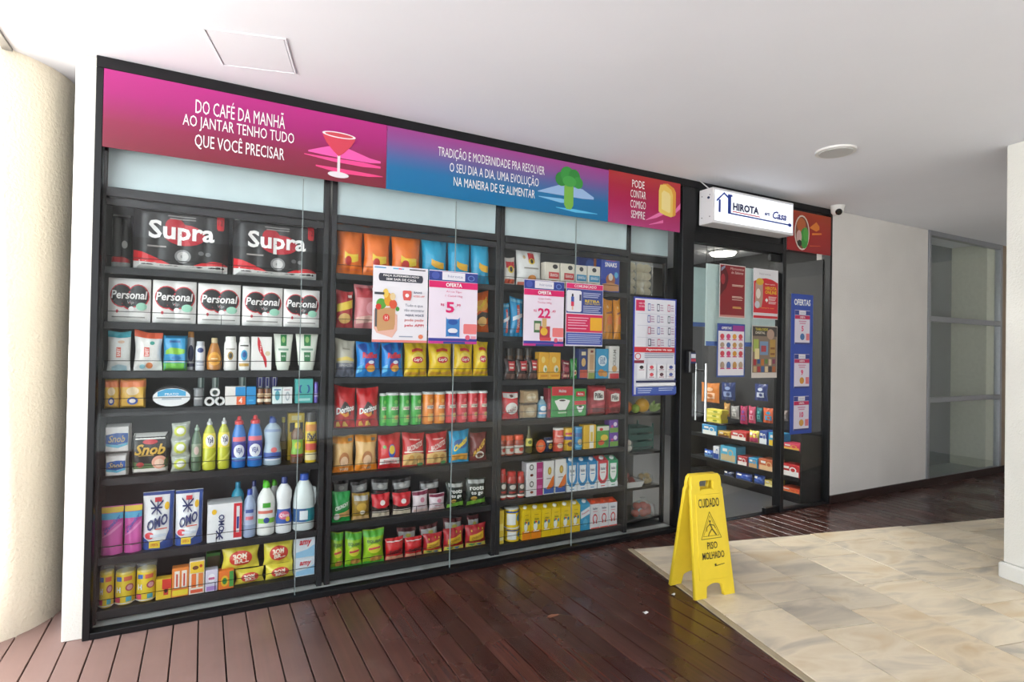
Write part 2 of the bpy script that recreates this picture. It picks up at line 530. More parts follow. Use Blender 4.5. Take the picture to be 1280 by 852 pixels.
def k_box(name, W, H, D, st):
    mb = MB(); mb.box(-W / 2, W / 2, -D / 2, D / 2, 0, H, M(st['b'], .42, 0, 0.03, 20), min(.002, W * .04))
    if 'side' in st:
        q = M(st['side'], .42)
        mb.add([(-W / 2 - .0006, -D / 2 + .004, .004), (-W / 2 - .0006, D / 2 - .004, .004), (-W / 2 - .0006, D / 2 - .004, H - .004), (-W / 2 - .0006, -D / 2 + .004, H - .004)], [(0, 3, 2, 1)], q)
    o = mb.build(name)
    return o, flat_map(W, H, -D / 2)

def k_carton(name, W, H, D, st):
    """beverage carton: square body, sloped top with fin and a screw cap"""
    mb = MB(); m = M(st['b'], .38, 0, 0.03, 20); top = M(st.get('top', st['b']), .38)
    hb = H * .88
    mb.box(-W / 2, W / 2, -D / 2, D / 2, 0, hb, m, .0015)
    mb.add([(-W / 2, -D / 2, hb), (W / 2, -D / 2, hb), (W / 2, D / 2, hb), (-W / 2, D / 2, hb), (-W / 2, D * .30, H), (W / 2, D * .30, H), (W / 2, D * .36, H), (-W / 2, D * .36, H)],
           [(0, 1, 5, 4), (4, 5, 6, 7), (7, 6, 2, 3), (0, 4, 7, 3), (1, 2, 6, 5)], top)
    o = mb.build(name)
    c = MB(); rr = W * .19
    prof = [(rr, 0), (rr * 1.02, .002), (rr, .012), (rr * .85, .0135)]
    c.lathe(prof, M(st.get('cap', 'f3f1ea'), .35), 14)
    co = c.build('cap', o, (0, -D * .13, hb + (H - hb) * .42), smooth='a')
    co.rotation_euler = (-math.atan2(H - hb, D * .8) * -1, 0, 0)
    return o, flat_map(W, hb, -D / 2)

def prof_r(prof, v):
    for i in range(len(prof) - 1):
        if prof[i][1] <= v <= prof[i + 1][1] + 1e-9:
            a = (v - prof[i][1]) / max(prof[i + 1][1] - prof[i][1], 1e-9)
            return prof[i][0] + (prof[i + 1][0] - prof[i][0]) * a
    return prof[-1][0]

PROF = {
    'bottle': [(.86, 0), (.97, .015), (1, .06), (1, .62), (.93, .70), (.66, .80), (.40, .86), (.36, .90)],
    'waist': [(.9, 0), (1, .02), (1, .28), (.84, .42), (.84, .52), (.98, .64), (.96, .74), (.7, .82), (.4, .87), (.36, .90)],
    'duck': [(.9, 0), (1, .02), (1, .55), (.96, .62), (.8, .72), (.62, .80), (.55, .86)],
    'slim': [(.9, 0), (1, .02), (1, .50), (.8, .60), (.46, .70), (.40, .90)],
    'shampoo': [(.9, 0), (1, .03), (1, .70), (.92, .82), (.72, .87)],
    'drop': [(.7, 0), (.92, .03), (1, .22), (.96, .40), (.74, .62), (.48, .80), (.36, .86)],
    'can': [(.97, 0), (1, .012), (1, .955), (.985, .965)],
    'tin': [(.96, 0), (1, .012), (1, .93), (.98, .94)],
    'jar': [(.88, 0), (1, .04), (1, .64), (.9, .74), (.84, .78)],
    'aero': [(.97, 0), (1, .01), (1, .76), (.9, .80), (.78, .82)],
    'jug': [(.9, 0), (1, .02), (1, .50), (.96, .62), (.78, .76), (.5, .86), (.36, .90)],
    'tube': [(.34, 0), (.34, .02), (.55, .14), (.62, .2)],
}
def k_lathe(name, W, H, D, st):
    pf = PROF[st.get('pf', 'bottle')]
    R = W / 2; sy = st.get('sy', min(1.0, D / W))
    mat = M(st['b'], st.get('ro', .22), st.get('me', 0), 0.02, 20, coat=.3)
    mb = MB(); mb.lathe([(a * R, z * H) for a, z in pf], mat, 24, sy)
    o = mb.build(name, smooth='a')
    rc = st.get('rc', 1.12); ct = pf[-1]
    cm = MB(); cr = ct[0] * R * rc; z0 = (ct[1] - st.get('lap', .02)) * H; hc = H - z0
    shape = st.get('cs', 'screw')
    cmat = M(st.get('cap', 'ffffff'), .3)
    if shape == 'screw':
        cm.lathe([(cr, z0), (cr * 1.02, z0 + hc * .1), (cr * .98, z0 + hc * .9), (cr * .85, z0 + hc)], cmat, 18, max(sy, .85))
    elif shape == 'spout':
        cm.lathe([(cr, z0), (cr, z0 + hc * .4), (cr * .55, z0 + hc * .55), (cr * .45, z0 + hc * .9), (cr * .3, z0 + hc)], cmat, 16)
    elif shape == 'bent':
        cm.lathe([(cr, z0), (cr, z0 + hc * .5), (cr * .7, z0 + hc * .8), (cr * .5, z0 + hc)], cmat, 16)
        cm.tube([(0, 0, z0 + hc * .85), (-R * .35, 0, z0 + hc * .98)], cr * .42, cmat, 10)
    elif shape == 'lid':
        cm.lathe([(cr, z0), (cr * 1.01, z0 + hc * .15), (cr * 1.01, z0 + hc * .85), (cr * .96, z0 + hc)], cmat, 24, sy)
    cm.build('cap', o, smooth='a')
    if st.get('handle'):
        hm = MB()
        hm.tube([(R * .70, 0, H * .74), (R * .98, 0, H * .72), (R * 1.02, 0, H * .62), (R * .98, 0, H * .46), (R * .9, 0, H * .42)], R * .16, mat, 8)
        hm.build('handle', o, smooth=True)
    def fmap(u, v, off):
        rr = prof_r(pf, v * (pf[-1][1]) ) * R
        a = max(-1, min(1, u)) * 1.45
        return (math.sin(a) * (rr + off), -math.cos(a) * (rr * sy + off), v * pf[-1][1] * H)
    return o, fmap

def k_tube(name, W, H, D, st):
    """squeeze tube standing on its cap"""
    mb = MB(); vs = []; fs = []; n = 20; rows = 10; hc = H * .13
    for j in range(rows + 1):
        v = j / rows
        for k in range(n):
            a = 2 * math.pi * k / n
            vs.append((math.cos(a) * W / 2 * (.72 + .28 * v), math.sin(a) * (D / 2 * (1 - v) ** .8 + .0012), hc + v * (H - hc)))
    for j in range(rows):
        for k in range(n): fs.append((j * n + k, j * n + (k + 1) % n, (j + 1) * n + (k + 1) % n, (j + 1) * n + k))
    fs.append(tuple(range(n))[::-1]); fs.append(tuple(range(rows * n, rows * n + n)))
    mb.add(vs, fs, M(st['b'], .3)); o = mb.build(name, smooth='a')
    c = MB(); c.lathe([(W * .30, 0), (W * .31, hc * .3), (W * .33, hc)], M(st['cap'], .3), 18, D / W)
    c.build('cap', o, smooth='a')
    def fmap(u, v, off):
        x = u * W / 2 * (.72 + .28 * v)
        return (x, -((D / 2 * (1 - v) ** .8 + .0012) * math.sqrt(max(0, 1 - u * u))) - off, hc + v * (H - hc))
    return o, fmap

def k_ring(name, W, H, D, st):
    """roll of tape lying with its round end to the front"""
    mb = MB(); R = W / 2; R = min(R, H / 2); n = 24; vs = []; fs = []
    ring = [(R, -D / 2), (R, D / 2), (R * .58, D / 2), (R * .58, -D / 2)]
    for a, y in ring:
        for k in range(n):
            q = 2 * math.pi * k / n
            vs.append((a * math.cos(q), y, R + a * math.sin(q)))
    for i in range(4):
        for k in range(n):
            fs.append((i * n + k, i * n + (k + 1) % n, ((i + 1) % 4) * n + (k + 1) % n, ((i + 1) % 4) * n + k))
    mb.add(vs, fs, M(st['b'], .4)); o = mb.build(name, smooth='a')
    c = MB(); vs = []; fs = []
    for a, y in [(R * .57, -D / 2 + .002), (R * .57, D / 2 - .002), (R * .5, D / 2 - .002), (R * .5, -D / 2 + .002)]:
        for k in range(n):
            q = 2 * math.pi * k / n
            vs.append((a * math.cos(q), y, R + a * math.sin(q)))
    for i in range(4):
        for k in range(n):
            fs.append((i * n + k, i * n + (k + 1) % n, ((i + 1) % 4) * n + (k + 1) % n, ((i + 1) % 4) * n + k))
    c.add(vs, fs, M('b8b4aa', .6)); c.build('core', o, smooth='a')
    return o, flat_map(W, H, -D / 2)

def k_disc(name, W, H, D, st):
    """round tin standing on edge in its sleeve"""
    mb = MB(); R = min(W, H) / 2; n = 28; vs = []
    for a, y in [(R * .96, -D / 2), (R, -D / 2 + .004), (R, D / 2 - .004), (R * .96, D / 2)]:
        for k in range(n):
            q = 2 * math.pi * k / n
            vs.append((a * math.cos(q) * W / 2 / R, y, H / 2 + a * math.sin(q) * H / 2 / R))
    fs = [(i * n + k, i * n + (k + 1) % n, (i + 1) * n + (k + 1) % n, (i + 1) * n + k) for i in range(3) for k in range(n)]
    fs += [tuple(range(n))[::-1], tuple(range(3 * n, 4 * n))]
    mb.add(vs, fs, M(st['b'], .35)); o = mb.build(name, smooth='a')
    return o, flat_map(W, H, -D / 2)

def k_wraproll(name, W, H, D, st):
    """roll of kitchen paper in film with a twisted clear top"""
    R = W / 2; mb = MB()
    mb.lathe([(R * .8, 0), (R * .97, .008), (R, .02), (R, H * .86), (R * .95, H * .9), (R * .6, H * .91)], M(st['b'], .4, 0, .03), 24, min(1, D / W))
    o = mb.build(name, smooth='a')
    c = MB(); vs = []; fs = []; n = 24
    for j, (a, z) in enumerate([(1.01, .84), (1.02, .90), (.9, .97), (1.0, 1.08)]):
        for k in range(n):
            q = 2 * math.pi * k / n; w_ = 1 + (.12 * math.sin(5 * q + j) if j > 1 else 0)
            vs.append((R * a * w_ * math.cos(q), R * a * w_ * min(1, D / W) * math.sin(q) * (1 if j < 2 else .5), H * z))
    for j in range(3):
        for k in range(n): fs.append((j * n + k, j * n + (k + 1) % n, (j + 1) * n + (k + 1) % n, (j + 1) * n + k))
    c.add(vs, fs, FILM); c.build('film_top', o, smooth=True)
    def fmap(u, v, off):
        a = u * 1.45
        return (math.sin(a) * (R + off), -math.cos(a) * (R * min(1, D / W) + off), .01 + v * (H * .85))
    return o, fmap

KIND = dict(bag=k_bag, pouch=k_pouch, rolls=k_rolls, brick=k_brick, box=k_box, carton=k_carton, lathe=k_lathe,
            tube=k_tube, ring=k_ring, disc=k_disc, wraproll=k_wraproll)
# ------------------------------------------------------------------ the place: floor, ceiling, walls
PLASTER = plaster('white_plaster', 'e9e6dd', 0.5, 90, .03)
COLPL = plaster('round_column_plaster', 'efe6d2', 0.9, 70, .03)
GREYW = plaster('textured_wall_paint', 'dcd8d4', 0.8, 160, .04)
CEILM = plaster('ceiling_paint', 'dfe1e8', 0.05, 20, .015)
DECK = deck_mat(); STONE = stone_mat()

ground = sbox('floor_outside', (-30, 40, -40, 30, -0.30, -0.05), plaster('pale_concrete', 'd9d9d6', .3, 30), 'pale concrete ground beyond the covered walkway')
sbox('wall_light_block', (-2.0, 22.0, -10.4, -10.0, -.05, 8.2), plaster('light_block_grey', '7d7a76', .3, 20), 'unseen grey wall added behind the viewer to hold back light and reflections')  # out-of-view wall, added to shade the yard and darken the glass reflections
ceil = sbox('ceiling', (-.36, 13.0, -5.2, 4.2, 2.6, 2.9), CEILM, 'smooth white ceiling over the walkway and shop')

# wooden deck: base with one child per plank
floor = sbox('floor', (-2.4, 9.6, -5.2, 0.9, -0.05, -0.022), M('140b09', .8), 'dark varnished wooden deck in front of the shop')
PITCH = 0.1025
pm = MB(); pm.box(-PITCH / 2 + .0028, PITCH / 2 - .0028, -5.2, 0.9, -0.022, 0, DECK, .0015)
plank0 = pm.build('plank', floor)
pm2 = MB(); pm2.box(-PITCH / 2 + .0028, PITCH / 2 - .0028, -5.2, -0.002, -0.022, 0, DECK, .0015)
plank1 = None
k = 0
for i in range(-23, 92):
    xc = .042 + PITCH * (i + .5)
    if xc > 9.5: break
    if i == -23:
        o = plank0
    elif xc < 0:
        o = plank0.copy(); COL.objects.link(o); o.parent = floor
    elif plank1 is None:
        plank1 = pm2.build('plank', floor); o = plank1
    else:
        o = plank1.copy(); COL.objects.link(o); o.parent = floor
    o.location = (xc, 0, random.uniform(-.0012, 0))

# stone paving turned 12.8 degrees, one child per slab
A = math.radians(-12.8)
stone = empty('floor_paving', (2.955, -0.167, 0), A)
struct(stone, 'beige stone slab paving set into the deck')
bed = MB(); bed.box(0.0, 6.4, -5.0, 0.0, 0.0005, 0.002, M('8f8577', .9)); bed.build('mortar_bed', stone)
eg = MB(); eg.box(0, .035, -5.0, 0, .002, .0075, M('b9a98c', .5, 0, .12, 8), .001); eg.build('edging_strip', stone)
random.seed(21)
x = .038
while x < 6.3:
    cw = random.choice((.28, .34, .40, .46))
    y = -random.uniform(.0, .02)
    first = True
    while y > -4.9:
        ln = random.choice((.30, .42, .55, .7, .85)) * (random.uniform(.4, 1) if first else 1)
        first = False
        sm = MB(); zt = .0075 + random.uniform(-.0008, .0006)
        sm.box(-cw / 2 + .003, cw / 2 - .003, -ln / 2 + .003, ln / 2 - .003, .002, zt, STONE, .001)
        sm.build('slab', stone, (x + cw / 2, y - ln / 2, 0))
        y -= ln
    x += cw
random.seed(11)

# square column on the right (far corner at 4.683, -1.513)
ca = math.radians(-13.0)
COLP2 = plaster('column_paint', 'd9d8d1', 0.5, 90, .03)
cm = MB(); cm.box(0.02, .70, -.70, -0.02, 0.10, 2.6, COLP2, .006)
colr = cm.build('column', None, (4.675, -1.50, 0)); colr.rotation_euler = (0, 0, ca); tag(colr, 'square white plastered column at the right edge', 'column')
bm_ = MB(); bm_.box(0.0, .72, -.72, 0.0, 0.0, 0.10, COLP2, .012); bm_.build('plinth', colr)

# round column on the left
cm = MB(); cm.lathe([(.415, -.02), (.415, 2.6)], COLPL, 64, 1)
colc = cm.build('round_column', None, (-.555, .455, 0), smooth='a'); tag(colc, 'round cream rough plastered column at the left edge', 'column')

sbox('wall_left', (-.078, 0.0, 0.0, .16, 0, 2.6), PLASTER, 'narrow white pilaster left of the shop window', .003)
tm_ = MB(); tm_.box(-.352, -.318, -5.2, .10, 2.588, 2.6, M('8d8a86', .6)); struct(tm_.build('trim_1'), 'thin grey joint strip in the ceiling')
# right hand wall, its skirting, the niche window
sbox('wall_right', (5.335, 6.915, -0.03, .12, 0, 2.6), GREYW, 'plain grey textured wall right of the shop', .004)
sbox('baseboard_right', (5.33, 9.2, -0.045, -0.03, 0, .075), M('2a1512', .3, 0, .1), 'dark brown skirting board', .002)
sbox('wall_far', (8.50, 9.4, -0.03, .12, 0, 2.6), plaster('brown_wall', '9b8a78', .5, 80), 'beige brown wall end beyond the window')
sbox('wall_end', (9.3, 9.42, -5.2, 4.0, 0, 2.6), GREYW, 'grey end wall of the walkway')
# niche behind window
sbox('wall_niche_back', (6.9, 8.4, .37, .42, 0, 2.6), M('7a8082', .7, 0, .05), 'dark grey back wall behind the far window')
sbox('wall_niche_side', (8.27, 8.5, .02, .37, 0, 2.6), M('dcdecc', .7, 0, .05), 'pale green side wall behind the far window')
sbox('wall_niche_left', (6.86, 6.918, .12, .37, 0, 2.6), M('55595a', .7))
sbox('floor_niche', (6.915, 8.5, -.028, .37, 0, .055), M('a9b3b0', .3), 'pale sill floor behind the far window')
# aluminium window
win = empty('window_1', (6.915, -.01, 0)); struct(win, 'tall aluminium framed window of three panes')
WW = 1.58
def fr(nm, b, mt=ALU): m_ = MB(); m_.box(*b, mt, .003); return m_.build(nm, win)
fr('frame_stile', (0, .045, -.03, .03, .07, 2.6)); fr('frame_stile', (WW - .045, WW, -.03, .03, .07, 2.6))
fr('frame_head', (.045, WW - .045, -.03, .03, 2.55, 2.6)); fr('frame_sill', (.045, WW - .045, -.03, .03, .055, .075))
fr('transom', (.045, WW - .045, -.03, .03, 1.672, 1.725)); fr('transom', (.045, WW - .045, -.03, .03, .842, .890))
for a, b in ((.075, .842), (.89, 1.672), (1.725, 2.55)):
    fr('pane', (.045, WW - .045, -.004, .004, a, b), GLASS)

# shop shell
sbox('floor_shop', (0.0, 6.86, 0.035, 4.0, -.02, .012), M('4a4b4d', .35, 0, .08, 6), 'dark grey shop floor')
DK = M('34363a', .7, 0, .05)
sbox('wall_back', (0, 6.86, 3.6, 3.7, 0, 2.6), M('5a5a58', .8, 0, .05), 'grey back wall inside the shop')
sbox('wall_shop_left', (-.06, 0.0, .17, 3.6, 0, 2.6), DK)
sbox('wall_shop_right', (6.80, 6.86, .13, 3.6, 0, 2.6), DK)
# black storefront frame
sbox('trim_2', (0, 5.335, -.03, .05, 2.548, 2.6), BLACK, 'black head rail of the shopfront', .002)
sbox('trim_3', (0, .028, -.03, .05, 0, 2.548), BLACK, 'black left jamb of the shopfront', .002)
sbox('trim_4', (.028, 3.535, -.03, .035, 0, .028), BLACK, 'black bottom rail of the shop windows', .002)
sbox('trim_5', (3.535, 3.655, -.035, .06, 0, 2.548), BLACK, 'wide black post left of the door', .003)
sbox('trim_6', (4.672, 4.715, -.03, .05, 0, 2.548), BLACK, 'black post between the door and the side pane', .003)
sbox('trim_7', (3.655, 4.672, -.03, .05, 2.145, 2.225), BLACK, 'black rail above the door', .003)
sbox('trim_8', (5.305, 5.335, -.03, .05, 0, 2.548), BLACK, 'black right jamb of the shopfront', .002)
sbox('trim_9', (4.715, 5.305, -.02, .03, 0, .022), BLACK, 'black bottom rail of the side pane', .002)
sbox('trim_10', (3.655, 4.672, -.02, .03, 2.225, 2.548), BLACK, 'black panel behind the light box')
sbox('trim_11', (.028, 3.535, .035, .114, .0, .022), M('c4c6c4', .4, 0, .1, 12), 'pale sill strip behind the shop windows')
# fixed panes
GE = [.028, .888, 1.750, 2.612, 3.535]
for i in range(4):
    o = sbox('window_%d' % (i + 2), (GE[i] + .002, GE[i + 1] - .002, -.004, .004, .028, 2.548), GLASS, 'clear fixed shop window pane')
    if i < 3:
        j = MB(); j.box(GE[i + 1] - .0018, GE[i + 1] + .0018, -.0046, .0046, .028, 2.19, M('8f9c9c', .3)); j.build('joint', o)
o = sbox('window_6', (4.717, 5.303, -.004, .004, .022, 2.545), GLASS, 'clear fixed side pane right of the door')
# door
door = empty('door_1', (3.66, 0, 0)); struct(door, 'frameless glass shop door with steel pull handle')
def dp(nm, b, mt, c=.002, par=door): m_ = MB(); m_.box(*b, mt, c); return m_.build(nm, par)
dp('glass_leaf', (.005, 1.0, -.004, .004, .012, 2.135), GLASS, 0)
dp('patch_fitting', (.88, 1.008, -.014, .014, 2.08, 2.14), BLACK); dp('patch_fitting', (.85, 1.008, -.018, .018, .004, .055), BLACK)
for sd in (-1, 1):
    hm = MB(); y = sd * .05
    hm.tube([(.115, y, .80), (.115, y, 1.235)], .011, CHROME, 12)
    for z in (.86, 1.18): hm.tube([(.115, y, z), (.115, sd * .004, z)], .007, CHROME, 8)
    hm.build('pull_handle', door, smooth='a')

# ------------------------------------------------------------------ fixtures
def lathe_obj(nm, prof, mat, n=24, parent=None, loc=(0, 0, 0), sm='a'):
    m_ = MB(); m_.lathe(prof, mat, n); return m_.build(nm, parent, loc, smooth=sm)
dl = lathe_obj('downlight', [(.115, -.012), (.118, 0), (.0, 0)], M('e8e6e4', .4), 36, None, (3.915, -.95, 2.6))
tag(dl, 'round flush ceiling downlight, switched off', 'light')
lathe_obj('diffuser', [(.095, -.016), (.0955, -.012)], M('c9c9c8', .5), 36, dl)
hatch = empty('ceiling_hatch', (.609, -.413, 2.6), math.radians(-15)); tag(hatch, 'square white access hatch flush in the ceiling', 'hatch')
hm = MB(); hm.box(-.148, .148, -.148, .148, -.004, -.0005, CEILM, .001); hm.build('hatch_panel', hatch)
hm = MB()
for b in ((-.16, .16, -.16, -.152), (-.16, .16, .152, .16), (-.16, -.152, -.152, .152), (.152, .16, -.152, .152)):
    hm.box(*b, -.006, -.0005, CEILM, .001)
hm.build('hatch_frame', hatch)
# dome camera
dc = lathe_obj('security_camera', [(.052, -.028), (.058, -.006), (.060, 0)], WHITEP, 28, None, (5.24, -.13, 2.6))
tag(dc, 'small white dome security camera above the wall corner', 'camera')
d2 = lathe_obj('camera_housing', [(.012, -.082), (.034, -.076), (.048, -.058), (.052, -.030)], WHITEP, 28, dc)
d3 = lathe_obj('camera_lens', [(.004, -.030), (.02, -.026), (.027, -.012), (.027, .002)], M('0c0c0e', .12), 20, dc, (-.028, -.03, -.058))
d3.rotation_euler = (math.radians(-35), math.radians(40), 0)
# card reader on the door post
cr = MB(); cr.box(-.034, .034, -.045, 0, 0, .165, M('1a1b1f', .3), .008)
cro = cr.build('access_terminal', None, (3.612, -.036, 1.165)); tag(cro, 'small black access terminal on the door post', 'terminal')
c2 = MB(); c2.box(-.025, .025, -.047, -.044, .07, .15, M('39406a', .15), .001)
c2.box(-.022, .022, -.048, -.046, .085, .105, M('c8485a', .2)); c2.box(-.022, .022, -.048, -.046, .11, .14, M('d8dce8', .2))
c2.build('screen', cro)
# interior lamp
lm = empty('ceiling_lamp', (6.25, 2.0, 2.6)); tag(lm, 'round lit ceiling lamp inside the shop', 'lamp')
lathe_obj('lamp_base', [(.17, -.02), (.17, 0)], WHITEP, 32, lm); lathe_obj('diffuser', [(.14, -.05), (.16, -.02)], M('fff6e6', .4, emit=9), 32, lm)
for i, (lx, ly, nm) in enumerate(((1.1, 1.7, 'square lit ceiling panel in the left of the shop'), (3.6, 1.6, 'square lit ceiling panel inside behind the door'), (4.6, 2.7, 'square lit ceiling panel at the back of the shop'))):
    pn = empty('light_panel', (lx, ly, 2.6)); tag(pn, nm, 'light')
    f_ = MB(); f_.box(-.31, .31, -.31, .31, -.03, 0, WHITEP, .003); f_.build('panel_frame', pn)
    f_ = MB(); f_.box(-.28, .28, -.28, .28, -.034, -.03, M('fff8ee', .5, emit=5)); f_.build('diffuser', pn)
    ld = bpy.data.lights.new('panel_light', 'AREA'); ld.size = .55; ld.energy = 24; ld.color = (1, .96, .9)
    lo = bpy.data.objects.new('panel_light', ld); COL.objects.link(lo); lo.parent = pn; lo.location = (0, 0, -.045)

# ------------------------------------------------------------------ fascia banners
def ramp_mat(name, stops, rough=.3):
    m = bpy.data.materials.new(name); m.use_nodes = True
    nt = m.node_tree; b = nt.nodes['Principled BSDF']; b.inputs['Roughness'].default_value = rough
    tc = nt.nodes.new('ShaderNodeTexCoord'); sp = nt.nodes.new('ShaderNodeSeparateXYZ'); rp = nt.nodes.new('ShaderNodeValToRGB')
    nt.links.new(tc.outputs['Generated'], sp.inputs[0]); nt.links.new(sp.outputs[2], rp.inputs[0])
    el = rp.color_ramp.elements
    lk_ = lambda h: tuple(c * .50 for c in lin(h)[:3]) + (1,)
    el[0].position, el[0].color = stops[0][0], lk_(stops[0][1]); el[1].position, el[1].color = stops[-1][0], lk_(stops[-1][1])
    for p_, c_ in stops[1:-1]:
        q = el.new(p_); q.color = lk_(c_)
    nt.links.new(rp.outputs[0], b.inputs['Base Color'])
    return m
def banner(x0, x1, z0, z1, stops, label, prints, y=-.033):
    W, H = x1 - x0, z1 - z0
    m_ = MB(); m_.box(-W / 2, W / 2, 0, .004, 0, H, ramp_mat('banner_print', stops))
    o = m_.build('fascia_banner', None, ((x0 + x1) / 2, y, z0)); tag(o, label, 'banner')
    put_prints(prints, flat_map(W, H, 0), o, .4, split=True)
    return o
WH = 'ffffff'
W1 = 1.286
banner(.029, 1.315, 2.195, 2.546, [(0, '9c2f45'), (.35, 'b43060'), (.7, 'dc2f9a'), (1, 'f03cae')], 'magenta fascia banner with cocktail glass, leftmost above the windows',
       [s([(.36, .38, .40), (.46, .37, .47), (.6, .36, .56), (.72, .36, .50), (.86, .36, .43), (.95, .38, .41)], 'ff5fb4'),
        s([(.33, .33, .34), (.55, .29, .34), (.8, .28, .35), (.95, .30, .33)], 'ff4f9a'), s([(.42, .18, .2), (.6, .13, .2), (.85, .14, .19), (1 - .03, .17, .18)], 'f8488a'),
        e(.60, .10, .085, .045, 'e9e4ea'), r(.59, .10, .612, .40, 'e9e4ea'), s([(.47, .66, .70), (.50, .56, .7), (.56, .44, .7), (.60, .38, .7), (.64, .44, .7), (.70, .56, .7), (.73, .66, .7)], 'd9445a'),
        e(.60, .70, .135, .045, 'f2edf0'), e(.60, .70, .115, .03, 'd8505c'),
        t('DO CAFÉ DA MANHÃ', -.13, .755, .62, .235, WH, 0), t('AO JANTAR TENHO TUDO', -.135, .50, .77, .20, WH, 0), t('QUE VOCÊ PRECISAR', -.13, .275, .62, .245, WH, 0)])
banner(1.317, 2.849, 2.195, 2.546, [(0, '0090d2'), (.35, '1f92d6'), (.55, '6d85d0'), (.8, 'b86cc4'), (1, 'd45abc')], 'blue and violet fascia banner with broccoli, middle one above windows',
       [s([(.27, .36, .37), (.40, .36, .48), (.5, .36, .56), (.72, .36, .54), (.84, .38, .42)], '9fc0ea'), s([(.28, .27, .28), (.5, .22, .30), (.6, .24, .28)], '86c6ee'), s([(.45, .12, .13), (.65, .08, .14), (.88, .11, .12)], '5ec2ee'),
        s([(.53, .20, .60), (.555, .12, .62), (.60, .12, .62), (.625, .2, .6)], '7cba4a'), e(.50, .66, .06, .13, '2f8a3a'), e(.56, .76, .07, .15, '3a9a42'), e(.63, .74, .06, .14, '2f8a3a'), e(.67, .64, .05, .11, '3a9a42'), e(.58, .64, .07, .1, '48a84c'),
        t('TRADIÇÃO E MODERNIDADE PRA RESOLVER', -.14, .745, .94, .225, WH, 0), t('O SEU DIA A DIA, UMA EVOLUÇÃO', -.12, .515, .79, .225, WH, 0), t('NA MANEIRA DE SE ALIMENTAR', -.12, .29, .72, .15, WH, 0)])
banner(2.851, 3.508, 2.195, 2.552, [(0, 'e04a98'), (.4, 'de1f6e'), (.75, 'e02a52'), (1, 'ee4a4a')], 'red and pink fascia banner with toast, next to the door post',
       [s([(.0, .14, .15), (.3, .22, .30), (.62, .36, .44)], 'f07ab4'), s([(.1, .06, .07), (.5, .14, .2)], 'f07ab4'), s([(.75, .3, .36), (1, .48, .6)], 'f07ab4'),
        s([(.42, .40, .82), (.48, .34, .93), (.62, .32, .95), (.80, .30, .88), (.86, .34, .80)], 'e8a23c'), s([(.36, .36, .78), (.40, .34, .90), (.55, .30, .92), (.72, .28, .84), (.77, .30, .74)], 'f3cf66'), s([(.44, .42, .74), (.5, .40, .80), (.66, .36, .76), (.70, .38, .7)], 'f8e39a'),
        t('PODE', -.22, .82, .34, .15, WH, 0), t('CONTAR', -.22, .62, .42, .15, WH, 0), t('COMIGO', -.22, .42, .42, .15, WH, 0), t('SEMPRE', -.22, .22, .38, .15, WH, 0)])
banner(4.717, 5.303, 2.188, 2.528, [(0, 'c8242c'), (.5, 'd8322a'), (1, 'dd5226')], 'orange red fascia banner with oval food picture above side pane',
       [s([(.0, .62, .64), (.3, .56, .80), (.45, .62, .7)], 'f08a30'), s([(.1, .45, .5), (.55, .50, .54)], 'f08a30'), s([(0, .16, .18), (.5, .2, .21)], 'ee6a38'), e(-.36, .47, .34, .44, 'efe6da'), e(-.36, .47, .30, .40, '8a4a34'), e(-.40, .66, .2, .18, 'c86a38'), e(-.26, .34, .18, .26, '3f9a3c'), e(-.2, .44, .12, .18, '58b048'), e(-.5, .36, .12, .16, 'e0b8b4'), e(-.48, .2, .1, .08, '2a2422')])

# ------------------------------------------------------------------ light box sign
sg = empty('lightbox_sign', (4.155, -.031, 2.268)); tag(sg, 'white illuminated box sign with blue house logo over the door', 'sign')
bx = MB(); bx.box(-.455, .455, -.135, 0, 0, .262, M('e4e3e6', .35), .004); bx.build('casing', sg)
fc = MB(); fc.box(-.435, .435, -.139, -.135, .02, .242, M('f2f7ff', .3, emit=.30)); fo = fc.build('face', sg)
for z in (.05, .21):
    for y in (-.105, -.03):
        scw = MB(); scw.tube([(-.455, y, z), (-.4575, y, z)], .004, M('4a4c52', .3), 10); scw.build('screw', sg)
kn = MB(); kn.tube([(-.455, -.095, .19), (-.463, -.095, .19)], .009, M('20305a', .3), 12); kn.build('lock', sg)
BL = '1f3f9c'
put_prints([l([(-.93, .62), (-.93 + .0, .62)], .01, BL), s([(-.98, .60, .68), (-.80, .90, .97), (-.78, .90, .97)], BL), s([(-.80, .90, .97), (-.70, .78, .86), (-.69, .78, .86)], BL), r(-.93, .28, -.88, .70, BL), r(-.71, .28, -.63, .93, BL), r(-.71, .86, -.60, .93, BL),
            l([(-.69, .30), (.90, .26)], .05, BL, 1.9), e(.91, .26, .05, .065, BL), s([(-.6, .36, .395), (.1, .335, .37)], 'c02a46'),
            t('HIROTA', -.26, .55, .66, .26, '1c2450', .05), t('em', .29, .50, .14, .11, '3a4684', .03, 0, .3), t('Casa', .62, .52, .38, .28, '2a3690', .03, 0, .35)],
           flat_map(.87, .222, -.139), sg, split=True)
for ob in [c for c in sg.children if c.name.startswith(('illustration', 'lettering'))]: ob.location = (0, 0, .02)
cb = MB(); cb.tube([(-.40, -.06, .262), (-.47, -.02, .33)], .004, M('d8d8d8', .4), 8); cb.build('power_cable', sg)
